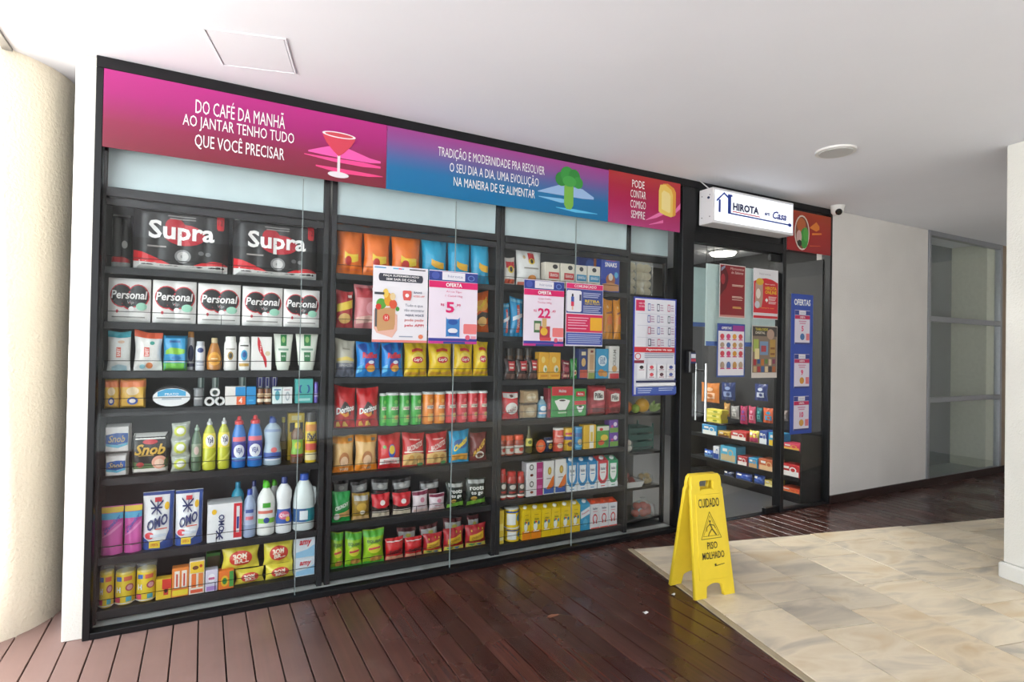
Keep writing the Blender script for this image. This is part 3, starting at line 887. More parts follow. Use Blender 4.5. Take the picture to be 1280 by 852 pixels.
# ------------------------------------------------------------------ posters on the glass
def poster(name, x0, x1, z0, z1, base, label, prints, y=-.006, cat='poster', tilt=0.0):
    W, H = x1 - x0, z1 - z0
    m_ = MB(); m_.box(-W / 2, W / 2, -.0012, .0012, 0, H, M(base, .45, 0, .015, 12))
    o = m_.build(name, None, ((x0 + x1) / 2, y, z0)); tag(o, label, cat)
    o.rotation_euler = (0, tilt, 0)
    put_prints(prints, flat_map(W, H, -.0012), o, .45, .0002, .0004)
    return o
def lines(x0, x1, ys, h, c, jag=.15):
    out = []
    for i, y_ in enumerate(ys):
        out.append(r(x0, y_, x1 - (x1 - x0) * jag * ((i * 7) % 5) / 4, y_ + h, c))
    return out
PK = 'e0206e'; NV = '2f4190'
poster('app_poster', 1.262, 1.580, 1.347, 1.773, 'eceaf0', 'white shopping app poster with paper grocery bag, leftmost on the glass',
       [r(-1, 0, 1, .03, 'e88a80'), r(-.96, .965, -.55, .98, '3a9ac8'), r(-.3, .965, .1, .98, '58b4d8'), r(.3, .965, .9, .98, '40404a'), r(-.1, .965, .02, .98, 'd83a6a'), r(-.75, .80, .75, .90, '3c3f4c'), e(-.75, .85, .06, .05, '3c3f4c'), e(.75, .85, .06, .05, '3c3f4c'),
        s([(-.95, .18, .42), (-.85, .12, .42), (-.3, .06, .4), (-.12, .16, .36)], 'e8b8a8'), s([(-.86, .20, .42), (-.8, .14, .44), (-.24, .17, .46), (-.2, .24, .47)], 'c99a6a'), r(-.92, .2, -.84, .44, '55585c'),
        e(-.7, .50, .18, .07, '58a03c'), e(-.46, .56, .14, .09, 'e0a030'), e(-.55, .64, .1, .06, 'ecc85a'), e(-.28, .50, .14, .06, 'd8583a'), e(-.8, .46, .1, .04, 'd03a30'), e(-.3, .6, .1, .05, 'e8d0a0'), e(-.12, .44, .07, .03, '4f9a40'), r(-.95, .62, -.6, .65, '40444c'),
        e(-.52, .32, .12, .05, 'd84a40'), t('H', -.52, .32, .1, .05, 'f0e0d8'), s([(.06, .62, .68), (.1, .56, .69), (.34, .56, .69), (.38, .62, .68)], 'e0605a'), e(.22, .625, .07, .025, 'f4eeee'), e(.75, .08, .09, .03, 'e0805a'), r(-.05, .07, .45, .085, '9aa4b8'),
        t('FAÇA SUPERMERCADO', 0, .872, 1.3, .03, WH, .02), t('SEM SAIR DE CASA', 0, .828, 1.1, .03, WH, .02), t('BAIXE', .62, .67, .3, .025, '5a6a88'), t('NOSSO APP', .66, .62, .42, .025, 'e0605a'),
        t('Tudo o que', .48, .49, .66, .045, '55607a', .0), t('não encontrar', .5, .43, .74, .035, '55607a', 0), t('AQUI, VOCÊ', .5, .365, .7, .04, '3a4668', .02), t('pode pedir', .5, .295, .72, .045, 'd86a6a', .01), t('pelo APP!', .5, .225, .72, .045, 'd83a4a', .02)])
def offer(x0, x1, z0, z1, label, l1, l2, price, cents, pw, pics, name='offer_poster'):
    pr = [r(-1, .86, 1, .99, NV), e(-.75, .93, .16, .05, '4a5cb0'), r(-.48, .875, .46, .985, 'eceaf2'), e(.72, .92, .15, .04, '6a86c8'), e(.72, .92, .1, .027, NV), r(-1, .765, 1, .855, PK), s([(-1, 0, .04), (1, 0, .04)], 'c83a90'), r(-1, .035, 1, .075, '3a3f9c'), r(-.4, .0, .5, .03, '2f4190')] + pics + [
        s([(.42, .15, .27), (.46, .14, .28), (.96, .14, .28), (1 - .02, .15, .27)], 'ee8080'), e(.6, .09, .1, .035, 'e0607a'), r(.74, .07, .95, .11, 'e89aa8'),
        t('hirota', .05, .93, .62, .035, '8a93b8', 0), t('OFERTA', 0, .81, .66, .055, WH, .03), t(l1, 0, .715, .64, .035, 'd84a80', .0), t(l2, 0, .655, .7, .035, 'd84a80', .0), t('R$', -.46, .53, .14, .04, PK, .01), t(price, -.46 + .14 + pw / 2, .50, pw, .15, PK, .03), t(cents, -.46 + .3 + pw, .53, .2, .045, PK, .01)]
    return poster(name, x0, x1, z0, z1, 'efe4f2', label, pr)
offer(1.588, 1.896, 1.345, 1.772, 'lilac offer poster priced 5 with blue rice bag picture', 'Arroz Tipo', '1 Camil 1kg', '5', ',99', .34,
      [s([(-.3, .05 + .04, .37), (-.26, .1, .34), (.2, .1, .34), (.26, .09, .37)], '3f86c8'), e(-.02, .30, .2, .04, '2a5aa8'), e(-.02, .18, .2, .035, 'e8e8ee'), r(-.18, .12, .14, .15, '2a5aa8')])
offer(2.219, 2.520, 1.343, 1.764, 'lilac offer poster priced 22 with cheese pictures', 'Queijo Coalho', 'Tirolez 240g', '22', ',49', .62,
      [r(-.5, .2, -.14, .38, '4f7a50'), r(-.45, .24, -.2, .34, 'e0d8c0'), r(-.22, .10, .3, .30, 'b03a48'), e(0, .22, .18, .06, 'e8b83a'), r(-.1, .28, .12, .42, 'd8b478'), r(-.2, .08, .35, .13, 'd84a50')])
poster('notice_poster', 2.536, 2.838, 1.347, 1.765, 'eae6f0', 'pink and navy notice poster with yellow square',
       [r(-.98, .91, .98, .99, PK), r(-.98, .52, .98, .905, '3c4f96'), s([(-.96, .56, .86), (-.9, .54, .88), (-.25, .54, .88), (-.18, .56, .86)], 'eceaf2'), e(-.66, .80, .05, .03, '2a2a3a'), r(-.74, .70, -.58, .78, '3a55a8'), r(-.74, .63, -.58, .7, 'd83a5a'), r(-.7, .57, -.62, .63, 'e8b8a0'), r(-.3, .72, -.2, .82, '3a3f5c'),
        r(-.98, .22, .98, .505, 'd8285e'), r(.3, .25, .95, .46, 'f0b430'), r(-.98, .02, .98, .21, '4a5cae')] + lines(-.1, .85, [.84, .81, .78], .014, 'b8c0e0') + lines(-.1, .9, [.63, .60, .57, .54], .014, 'b8c0e0')
       + lines(-.9, .2, [.44, .40, .36, .32, .27], .014, 'f4b8cc') + lines(-.9, .9, [.17, .14, .11, .08, .05], .012, 'b8c4e8', .05) + [t('COMUNICADO', 0, .95, 1.2, .045, 'fbe8ee', .02), t('RETIRA', .38, .72, .8, .045, 'e8c83a', .03), t('AQUI SEU PEDIDO', .38, .675, .85, .025, 'e8c83a', .02)])
inf = [r(-.94, .015, .94, .985, 'e9eaf2'), r(-.9, .86, -.5, .97, 'd8285e'), r(-.94, .44, .94, .495, 'd83440'), e(-.78, .40, .14, .035, 'd85060'), e(-.78, .40, .10, .025, 'f0eef2'), r(-.94, .33, -.5, .36, '8a2438')]
for iy, yy in enumerate((.90, .78, .66, .54)):
    for ix, xx in enumerate((-.3, .12, .62, .62 - .95)):
        if ix == 3 and iy == 0: continue
        cc = ['5a70b8', '3a3f5c', 'c85a78', '8a93b8', '50606a'][(ix + iy * 2) % 5]
        inf += [r(xx - .06, yy - .035, xx + .06, yy + .04, cc), r(xx - .04, yy - .025, xx + .04, yy + .03, 'e2e4ee')] + lines(xx + .09, xx + .24, [yy - .03, yy - .005, yy + .02], .012, 'c0a8c0')
for yy in (.83, .71, .59): inf.append(r(-.9, yy, .9, yy + .004, 'c4c8d8'))
inf += lines(-.55, .85, [.425, .405, .385], .01, 'a8aec4', .05)
for ix, xx in enumerate((-.68, -.22, .24, .68)):
    for iy, yy in enumerate((.28, .205)):
        if ix == 0 and iy: continue
        inf += [r(xx - .2, yy - .032 - (.075 if ix == 0 else 0), xx + .2, yy + .038, 'f2f3f8'), e(xx, yy + .01, .09, .018, ['2a2a30', 'd8505c', '5a3a44', '4a58a0'][ix]), r(xx - .12, yy - .02, xx + .12, yy - .012, 'b8889a')]
inf += [r(-.94, .135, .94, .155, '2a2f58'), r(-.9, .10, .9, .13, 'f4f4f8'), r(-.94, .015, .94, .09, '4460b4')] + lines(-.85, -.2, [.07, .05, .03], .008, 'c0cce8') + lines(.1, .8, [.07, .05], .008, 'c0cce8')
inf += [t('NÃO TEM', -.7, .935, .32, .02, 'f8d8e4'), t('DÚVIDA?', -.7, .905, .32, .02, 'f8d8e4'), t('Pagamento via app', .1, .467, 1.2, .026, WH, .02)]
poster('instruction_poster', 3.107, 3.511, 1.003, 1.704, '3a48b0', 'tall blue bordered instruction poster with many icons by the door post', inf)
# on the door
poster('wine_poster', 3.957, 4.246, 1.592, 2.008, 'e6dcd8', 'dark red poster on the door glass, upper left',
       [r(-.96, .015, .96, .985, '8a2028'), s([(-.96, .40, .93), (-.75, .48, .97), (-.5, .56, .9), (-.35, .7, .8)], '5a161c'), e(-.75, .72, .16, .10, 'a03038'), s([(-.9, .86, .93), (-.6, .94, .98)], '8a98b0'), r(-.96, .015, .96, .05, 'c88a80')] + lines(-.05, .85, [.62, .60, .40, .38, .34], .012, 'e8c8b8') + lines(0, .7, [.18, .2], .014, 'e0b060')
       + [t('Momentos', .32, .93, 1.1, .05, 'eac8c0', 0, 0, .3), t('de Sabores', .34, .86, .95, .05, 'f2dcd4', 0, 0, .3)], -.006)
poster('online_poster', 4.342, 4.643, 1.598, 2.006, 'e6e4e8', 'red and white poster with yellow lettering on the door, upper right',
       [s([(-.98, .12, .74), (-.5, .12, .80), (0, .12, .82), (.5, .12, .80), (.98, .12, .74)], 'd02634'), r(-.98, .07, .98, .11, 'e0d8dc'), r(-.98, .015, .98, .065, 'd02634'), s([(-.85, .26, .70), (-.7, .2, .76), (-.35, .24, .78), (-.25, .4, .7)], 'b89a88'), e(-.5, .74, .3, .07, 'd8b03a'), e(-.62, .5, .18, .1, 'e8dcd0'), e(-.7, .28, .2, .07, 'c8ccd4'), r(-.05, .36, .15, .40, WH), r(.02, .34, .08, .42, WH)] + lines(.2, .85, [.44, .41, .38, .34, .31], .016, 'f4d0d0') + [
        t('hirota', -.1, .90, .9, .045, 'a8a4b0', 0), t('HIROTA', .38, .62, .95, .07, 'f0c030', .03), t('ONLINE', .38, .54, .95, .07, 'f0c030', .03), t('Baixe e ganhe', .3, .70, .8, .03, 'f8dcd8'), t('compre aqui', .1, .22, 1.1, .03, 'f0a040')], -.006)
pr = [r(-.93, .03, .93, .97, 'eeecf2'), r(-.93, .86, .93, .97, '3a3f9c'), r(.1, .86, .93, .97, 'a03a90')]
for iy, yy in enumerate((.74, .58, .42, .20)):
    for ix, xx in enumerate((-.66, -.22, .22, .66)):
        cc = ['d8505a', 'c89a5a', 'd84a80', 'b8a088', 'e0a040', '5a70a8'][(ix * 2 + iy * 3) % 6]
        pr += [e(xx, yy + .02, .15, .05 if iy < 3 else .07, cc), r(xx - .15, yy - .05, xx + .15, yy - .03, 'd8508a')]
pr += [t('OFERTAS', -.4, .915, .7, .05, WH, .02)]
poster('product_grid_poster', 3.940, 4.250, 1.128, 1.546, '3c5aa4', 'blue bordered poster of product pictures on the door, lower left', pr, -.006)
poster('collage_poster', 4.335, 4.640, 1.118, 1.542, 'd8d0c8', 'brown collage poster of food packs on the door, lower right',
       [r(-.97, .10, .97, .985, '8a7868'), r(-.97, .80, .97, .985, '4a443e'), e(.45, .84, .3, .1, 'b89a88'), r(-.9, .5, -.5, .74, 'a8b858'), r(-.4, .44, .25, .70, '7a98b8'), r(-.3, .5, .1, .62, 'b04a50'), r(.4, .4, .85, .74, 'b8924a'), r(.45, .44, .8, .48, '8a5a30'), r(.45, .55, .8, .59, '8a5a30'), r(-.8, .36, -.45, .56, 'e8d8a0')]
       + [r(-.9 + i * .3, .24 + (i % 2) * .03, -.68 + i * .3, .36, ['b03a40', '3a5a90', 'c87a3a', '6a8a4a', 'd8c0a0', '8a3a58'][i]) for i in range(6)] + [r(-.9 + i * .3, .11, -.66 + i * .3, .22, ['c8a878', 'b04040', '48689a', 'e0c8a0', '4a4a50', 'b8683a'][i]) for i in range(6)]
       + [t('TABLOIDE', -.3, .93, 1.0, .05, 'd8c848', .02), t('DIGITAL', -.4, .865, .75, .045, 'e8e0d0', .02)], -.006)
# pale boards hanging inside behind the door posters
def hang(x0, x1, z0, z1, y, label):
    W, H = x1 - x0, z1 - z0
    o = empty('hanging_board', ((x0 + x1) / 2, y, z0)); tag(o, label, 'board')
    m_ = MB(); m_.box(-W / 2, W / 2, -.006, .006, 0, H, M('c9dcdc', .5, 0, .03), .002); m_.build('board', o)
    m_ = MB(); m_.box(-W / 2, W / 2, -.0075, -.006, .0, .035, M('3f66b8', .5)); m_.build('bottom_stripe', o)
    for sx in (-.4, .4):
        m_ = MB(); m_.tube([(sx * W, 0, H), (sx * W, 0, 2.6 - z0)], .002, WIRE, 6); m_.build('hanging_wire', o)
hang(3.85, 4.655, 1.37, 2.005, .03, 'pale blue board hanging inside behind the four door posters')
hang(3.95, 4.16, 1.53, 2.02, .30, 'smaller pale board hanging inside left of door posters')
# blue OFERTAS board on the side pane
ob = [t('OFERTAS', 0, .942, 1.5, .045, WH, .03)]
fl = []
bo = poster('offer_board', 4.815, 5.105, .636, 1.828, '2f4fae', 'tall blue offer board with three price flyers on side pane', ob, -.007, 'sign board')
for i, (zc, pr_) in enumerate(((.91, '5'), (.56, '9'), (.21, '10'))):
    m_ = MB(); m_.box(-.1, .1, -.0032, -.002, 0, .29, M('e9e2f0', .45)); o = m_.build('flyer', bo, (0, 0, (.03, .39, .765)[i])); 
    pz = ['10', '9', '5'][i]
    put_prints([r(-1, .86, 1, .99, NV), r(-.45, .87, .45, .99, 'eceaf2'), r(-1, .74, 1, .85, 'c8285e'), r(-1, .0, 1, .05, '3a3f7c'), e(0, .22, .3, .1, ['d8a04a', 'd89a3a', '4a78b0'][i]), r(.5, .12, .95, .32, 'e88088'),
                t('OFERTA', 0, .795, .7, .06, WH, .02), t('hirota', 0, .93, .6, .04, '8a93b8', 0), r(-.5, .66, .5, .69, 'd890b0'), r(-.4, .60, .4, .63, 'd890b0'), t(pz, 0, .46, .3 if len(pz) == 1 else .5, .16, PK, .03)], flat_map(.2, .29, -.0032), o, .45, .0002, .0004)

# ------------------------------------------------------------------ shelving units
UX = {1: (.008, 1.036), 2: (1.050, 2.084), 3: (2.088, 3.140)}
INNER = {1: (.040, 1.003), 2: (1.082, 2.052), 3: (2.119, 3.108)}
SHZ = {1: [1.674, 1.418, 1.187, 1.01, .688, .324, .081], 2: [1.722, 1.422, 1.146, .863, .614, .34, .083], 3: [1.733, 1.40, 1.121, .866, .636, .356, .078]}
UNAME = {1: 'left', 2: 'middle', 3: 'right'}
for u_ in (1, 2, 3):
    x0, x1 = UX[u_]; W = x1 - x0
    un = empty('shelving_unit', ((x0 + x1) / 2, .07, 0.012)); tag(un, 'black metal shelving unit behind glass, %s of the three wide ones' % UNAME[u_], 'shelving', 'shop window shelving units')
    def up(nm, b, mt=RACK, c=.002, par=un): m_ = MB(); m_.box(*b, mt, c); return m_.build(nm, par)
    for sx in (-1, 1):
        up('post', (min(sx * W / 2, sx * (W / 2 - .028)), max(sx * W / 2, sx * (W / 2 - .028)), .0, .05, 0, 2.58))
    up('top_rail', (-W / 2 + .028, W / 2 - .028, -.012, .016, 1.985, 2.028)); up('top_rail', (-W / 2 + .028, W / 2 - .028, .0, .016, 1.945, 1.98))
    up('back_panel', (-W / 2, W / 2, .40, .415, 0, 2.4), M('6a6b70', .5, .2, .05))
    up('side_panel', (-W / 2, -W / 2 + .006, .05, .40, 0.0, 2.03)); up('side_panel', (W / 2 - .006, W / 2, .05, .40, 0, 2.03))
    up('base', (-W / 2 + .03, W / 2 - .03, .045, .40, 0, .045))
    for zz in SHZ[u_]:
        z = zz - .012
        a, b = -W / 2 + .029, W / 2 - .029
        sh = up('shelf', (a, b, .012, .40, z - .012, z - .001))
        up('shelf_lip', (a, b, .004, .012, z - .034, z), RACK, .001, sh)
        g = MB()
        g.tube([(a + .004, .008, z), (a + .004, .008, z + .048), (b - .004, .008, z + .048), (b - .004, .008, z)], .0016, WIRE, 5)
        g.tube([(0, .008, z), (0, .008, z + .048)], .0016, WIRE, 5)
        g.build('wire_guard', sh)
    # pale sheet above
    sm = MB(); vs = []; fs = []; n = 24; a, b = -W / 2 + .03, W / 2 - .03
    for yy in (0, .002):
        for j in range(5):
            for i in range(n + 1):
                vs.append((a + (b - a) * i / n, .016 + yy + .004 * math.sin(i * 1.3 + j * .9) * math.sin(i * .37 + u_), 2.03 + .5 * j / 4))
    N = 5 * (n + 1)
    for q in (0, 1):
        for j in range(4):
            for i in range(n):
                c0 = q * N + j * (n + 1) + i; f4 = (c0, c0 + 1, c0 + n + 2, c0 + n + 1)
                fs.append(f4 if q == 0 else f4[::-1])
    sm.add(vs, fs, M('d4e6ec', .22, 0, .04, 9, bump=.25, bscale=14)); so = sm.build('plastic_sheet', un, smooth=True, fix=False)
# narrow produce unit
pu = empty('produce_shelving', (3.365, .17, .012)); tag(pu, 'narrow dark produce shelving beside the door post', 'shelving')
def pp(nm, b, mt=RACK, c=.002): m_ = MB(); m_.box(*b, mt, c); return m_.build(nm, pu)
PW = .44
for sx in (-PW / 2, PW / 2 - .025): pp('post', (sx, sx + .025, 0, .03, 0, 2.03))
pp('top_rail', (-PW / 2 + .025, PW / 2 - .025, 0, .03, 1.98, 2.03)); pp('back_panel', (-PW / 2, PW / 2, .36, .375, 0, 2.03), M('4a4c50', .5, .2))
PZ = [1.745, 1.30, .845, .555, .29, .055]
for zz in PZ: pp('shelf', (-PW / 2 + .002, PW / 2 - .002, .031, .36, zz - .03, zz - .012))
m_ = MB(); m_.box(-PW / 2, PW / 2, .0, .002, 2.04, 2.5, M('d4e6ec', .22, 0, .04, 9, bump=.25, bscale=14)); m_.build('plastic_sheet', pu)

# ------------------------------------------------------------------ product designs
ST = {}
def st(name, kind, b, desc, cat, p=(), obj=None, **kw):
    ST[name] = dict(k=kind, b=b, d=desc, c=cat, p=list(p), o=obj or cat.replace(' ', '_'), **kw)
RD = 'd42028'
st('supra', 'rolls', '1c1b1e', 'black and red toilet paper multipack', 'toilet paper', [r(-.97, .955, .97, .995, 'e8e6e6'), s([(-.98, .0, .155), (-.6, 0, .12), (-.3, 0, .10), (.3, 0, .10), (.7, 0, .12), (.98, 0, .13)], 'e9e7e6'),
    s([(-.98, .13, .30), (-.8, .12, .27), (-.55, .11, .2), (-.3, .10, .12), (-.25, .1, .105)], 'd8202c'), s([(.25, .10, .105), (.4, .105, .15), (.65, .12, .19), (.85, .125, .18), (.98, .13, .14)], 'd8202c'), e(.05, .58, .44, .17, 'b8182c'), e(-.15, .72, .2, .12, 'b8182c'),
    e(.02, .24, .17, .11, '8a8a8c'), e(.02, .24, .12, .08, 'c4c2c2'), e(.4, .31, .06, .035, '6a6a6c'), e(.55, .30, .06, .035, '6a6a6c'), s([(.73, .74, .99), (.76, .71, .99), (.86, .71, .99), (.89, .74, .99)], 'd8202c'), r(-.3, .86, .28, .88, '8a8888'), r(-.26, .82, .28, .84, '8a8888'), r(-.7, .36, -.32, .385, 'a09a98'),
    t('12', .81, .84, .1, .09, '5a0c10', .01), t('Supra', 0, .60, 1.36, .38, 'f4f2f2', .025)], 'toilet_paper_pack', nc=4, nr=3)
st('supra_back', 'rolls', '1c1b1e', 'black toilet paper pack set back at left', 'toilet paper', [r(-.9, .955, .9, .995, 'd8d6d6'), r(-.95, 0, .95, .13, 'e4e2e0'), s([(-.95, .13, .22), (.2, .13, .24), (.95, .13, .18)], 'd8202c'), e(.4, .45, .3, .07, 'b8b6b6')], 'toilet_paper_pack', nc=2, nr=3)
st('personal', 'rolls', 'efedec', 'white toilet roll pack with black bow', 'toilet paper', [e(-.36, .60, .54, .27, 'd03040'), e(.42, .60, .52, .27, 'd03040'), e(.0, .48, .36, .20, 'd03040'), e(-.36, .60, .49, .245, '26262a'), e(.42, .60, .47, .245, '26262a'), e(0, .49, .32, .18, '26262a'), e(.58, .36, .26, .09, '9fd8c0'), e(.1, .30, .14, .06, 'f4f2f2'), e(-.55, .24, .06, .04, 'd84050'), r(-.8, .10, .75, .125, '8a8886'),
    t('Personal', 0, .62, 1.7, .19, 'f6f4f4', .02, 0, .15), t('Vip', .06, .44, .32, .1, 'b8b6b8', 0, 0, .2)], 'toilet_paper_pack', nc=2, nr=2)
st('wipes_cyan', 'bag', 'eef1f0', 'white wet wipes pack with cyan top', 'wipes', [r(-1, .85, 1, 1, '58c4d8'), s([(-.6, .0, .1), (0, .0, .16), (.7, .0, .12)], 'b8d8e4'), r(-.2, .34, .2, .60, 'e06a5a'), e(.2, .74, .3, .04, 'e8c8b0'), t('BABY', 0, .47, .3, .2, 'f6e8e4', .02, 90)], 'wipes_pack', wr=.5)
st('wipes_orange', 'bag', 'f0efec', 'white wet wipes pack with orange top', 'wipes', [r(-1, .84, 1, 1, 'ee6a48'), e(.3, .72, .18, .05, '4aa89a'), e(.1, .13, .25, .08, 'e08a58'), e(-.4, .1, .2, .06, '9ad0dc'), r(-.3, .36, .1, .60, 'e0584a'), t('BABY', -.1, .48, .3, .2, 'f6e8e4', .02, 90)], 'wipes_pack', wr=.5)
st('pad_pack', 'brick', '2f9ad0', 'blue and green pad pack', 'hygiene', [s([(-.9, .46, .55), (-.4, .48, .66), (.3, .46, .64), (.9, .5, .6)], '8ac83a'), r(-1, .0, 1, .22, '6cc04a'), r(-.9, .24, .9, .28, 'd8ecf4'), r(-.5, .80, .4, .86, '1a5a9a'), e(.1, .36, .4, .06, '1f78b8')], 'pad_pack')
st('lotion_navy', 'lathe', 'e4e4ea', 'white lotion bottle with navy oval', 'bottle', [e(0, .5, .5, .25, '2a2f5c'), r(-.7, .1, .7, .2, '3a3a58')], 'lotion_bottle', pf='shampoo', cap='d8924a')
st('lotion_grey', 'lathe', 'dfe2e8', 'grey white deodorant bottle', 'bottle', [e(0, .8, .45, .1, '3a4a80'), r(-.6, .3, .6, .34, '8a92a8'), r(-.5, .2, .5, .23, '8a92a8')], 'lotion_bottle', pf='shampoo', cap='c8ccd4')
st('amber_bottle', 'lathe', 'b8762a', 'amber pear shaped shampoo bottle', 'bottle', [e(0, .42, .62, .24, 'e8a83a'), e(0, .42, .4, .14, 'd8912a'), r(-.3, .40, .3, .44, 'f2d8a0')], 'shampoo_bottle', pf='drop', cap='c8b48a')
st('shampoo_gold', 'lathe', 'f2f1ee', 'white shampoo bottle with gold oval', 'bottle', [e(0, .5, .3, .14, 'b8944a'), e(0, .5, .18, .09, '4a4a42'), r(-.5, .7, .5, .75, 'b0aca4')], 'shampoo_bottle', pf='shampoo', cap='f4f3f0')
st('shampoo_blue', 'lathe', 'f2f1ee', 'white shampoo bottle with blue oval', 'bottle', [e(0, .52, .4, .18, '3aa0d0'), e(0, .54, .22, .1, '2a5aa0'), r(-.6, .14, .6, .24, 'c8a04a'), r(-.5, .82, .5, .87, '4a4a48')], 'shampoo_bottle', pf='shampoo', cap='f4f3f0')
st('ribbon_box', 'box', 'f0eeec', 'white toothpaste box with red ribbon stripe', 'box', [s([(-.42, .78, .98), (-.3, .60, .98), (-.1, .46, .84), (.1, .40, .62), (.2, .3, .5), (.4, .08, .4), (.52, .1, .3)], 'd02434'), e(.6, .5, .25, .07, 'd8c8a8'), t('Sorriso', -.12, .55, .16, .6, 'f8e4e4', .01, 90)], 'carton_box')
st('tube_green', 'tube', 'e9efe4', 'white and green tube standing on cap', 'tube', [r(-.3, .62, .34, .98, '2f8a4c'), r(-.34, .12, .36, .42, '2f7a4a'), e(0, .82, .18, .1, '9ac87a'), r(-.6, .48, .6, .54, '8ab09a'), t('NATURA', 0, .3, .5, .06, 'e4efe0', .02)], 'cream_tube', cap='e8efe4')
st('pet_sachet', 'brick', 'e8b84a', 'yellow and orange pet food sachet', 'pet food', [r(-1, .72, 1, .95, 'ee8a58'), e(0, .58, .5, .14, 'f0d8b0'), e(0, .25, .42, .13, '3a5ab0'), e(0, .25, .25, .07, 'f0e8e0')], 'pet_food_sachet')
st('oval_pack', 'disc', '24262c', 'oval blue and white dish pack', 'plates', [e(0, .45, .96, .42, 'eef0f2'), s([(-.72, .50, .70), (-.3, .52, .84), (.3, .52, .84), (.72, .50, .70)], '4aa8d8'), r(-.5, .34, .5, .42, 'b8c4d0'), t('PRATO', 0, .6, .7, .1, 'eaf4fa', .02)], 'plate_pack')
st('tape_roll', 'ring', 'e8e8e8', 'white tape roll lying on edge', 'tape', [], 'tape_roll')
st('film_roll', 'lathe', '8a8c90', 'grey cling film roll', 'film roll', [r(-.6, .4, .6, .5, 'b8babc')], 'film_roll', pf='tin', cap='77797c')
st('patch_box', 'box', 'eeeae6', 'white blue and orange plaster box', 'box', [r(-.02, .5, .98, .98, '1f8ed0'), r(.1, .02, .98, .46, 'ee6a3a'), t('4', .5, .25, .35, .3, 'fbe8e0', .03)], 'plaster_box')
st('cyan_box', 'box', '1f8ed0', 'plain bright blue plaster box', 'box', [r(-.8, .45, .8, .5, '3aa4dc'), r(-.5, .2, .5, .28, '58b4e4')], 'plaster_box')
st('amber_jar', 'lathe', '7a4a28', 'small amber jar with white label', 'jar', [r(-.9, .5, .9, .72, 'd8b890'), r(-.9, .15, .9, .36, 'e0d0b8')], 'amber_jar', pf='tin', cap='3a2418', cs='lid', lap=.0, rc=1.0)
st('mint_box', 'box', 'dcecec', 'pale mint medicine box', 'box', [e(0, .5, .5, .3, '58a8b8'), r(-.7, .8, .7, .88, '4a70a8')], 'medicine_box')
st('white_box', 'box', 'eceeee', 'white medicine box with grey ring', 'box', [e(0, .45, .45, .28, 'b0bcc4'), e(0, .45, .25, .16, 'eceeee'), r(-.7, .8, .5, .86, 'c8a8b0')], 'medicine_box')
st('teal_box', 'box', '4fb4b0', 'tall teal box with blue half moons', 'box', [e(-.35, .58, .26, .17, '1f5a98'), e(-.2, .58, .2, .15, '4fb4b0'), e(.4, .58, .26, .17, '1f5a98'), e(.25, .58, .2, .15, '4fb4b0'), r(-.7, .1, .7, .2, 'a8dcd8')], 'medicine_box')
st('purple_tube', 'lathe', '6a5ab8', 'slim violet tube', 'tube', [r(-.7, .3, .7, .5, 'a89ad8')], 'lip_tube', pf='tin', cap='4a3a90', rc=1.0)
st('navy_carton', 'box', '3a3a8a', 'navy and white carton at the back', 'box', [r(-.5, .5, .5, .95, 'd8dae8'), r(-.3, .6, .3, .9, '3a3a9a')], 'toothpaste_carton')
st('striped_carton', 'box', '8a9a98', 'grey green carton at the back', 'box', [r(-.4, .5, .1, .98, 'd0dcd8'), r(.3, .5, .6, .98, '2a5a50')], 'toothpaste_carton')
st('napkin_blue', 'brick', 'f0efee', 'white paper napkin pack with blue label', 'napkins', [s([(-.8, .36, .66), (0, .30, .72), (.8, .38, .70)], '2f5fae'), s([(-.8, .28, .36), (.1, .2, .30), (.8, .3, .38)], '6ac0e0'), t('Snob', 0, .52, 1.2, .24, 'c8b88a', .02, 0, .25)], 'napkin_pack')
st('napkin_black', 'brick', '201e1e', 'black paper towel pack with gold lettering', 'paper towels', [r(-.9, .86, .9, .99, 'e8e6e2'), e(0, .80, .4, .06, 'c8303a'), r(-.95, .0, .95, .16, 'ece9e4'), s([(-.95, .16, .34), (-.3, .16, .28), (.3, .16, .26), (.95, .16, .4)], '5a7a4a'), e(.5, .3, .4, .16, 'e8a890'), e(.5, .28, .25, .1, 'f2d0b8'), e(-.5, .26, .2, .06, 'b83a3a'), r(-.6, .46, .2, .49, 'a88a4a'), t('Snob', 0, .62, 1.6, .26, 'd8b04a', .03, 0, .3)], 'paper_towel_pack')
st('sponge_bag', 'bag', 'c9cfc4', 'clear bag of white and yellow sponges', 'sponges', [e(-.05, .5, .7, .34, 'd4dc5a'), e(.0, .52, .45, .2, 'eef0e8'), r(-.6, .84, .6, .9, 'e8ece8')], 'sponge_bag')
st('green_bottle', 'lathe', '4f6a52', 'dark green detergent bottle', 'bottle', [r(-.7, .35, .7, .66, '8a9a84'), e(0, .5, .3, .1, 'd0b8b0')], 'detergent_bottle', pf='bottle', cap='9ab0a0', cs='spout')
st('detergent', 'lathe', 'c4c832', 'yellow green detergent bottle with white cap', 'bottle', [r(-.72, .48, .72, .80, 'f0dc3c'), e(.1, .64, .45, .13, 'f4f2ee'), s([(-.8, .1, .14), (0, .2, .26), (.8, .34, .4)], 'dfe050'), t('Ypê', .1, .64, .6, .16, '2a2a5a', .03)], 'detergent_bottle', pf='bottle', cap='d4d8d8', cs='spout')
st('blue_cleaner', 'lathe', '1f74c8', 'blue toilet cleaner bottle with red cap', 'bottle', [r(-.7, .60, .7, .70, 'e06070'), r(-.8, .15, .8, .60, '3a3f9c'), e(0, .38, .52, .15, 'e8ecf4'), t('VEJA', 0, .38, .6, .15, '2a3a90', .03), r(-.7, .18, .7, .24, '7ab0e8')], 'cleaner_bottle', pf='duck', cap='d82a34', cs='spout')
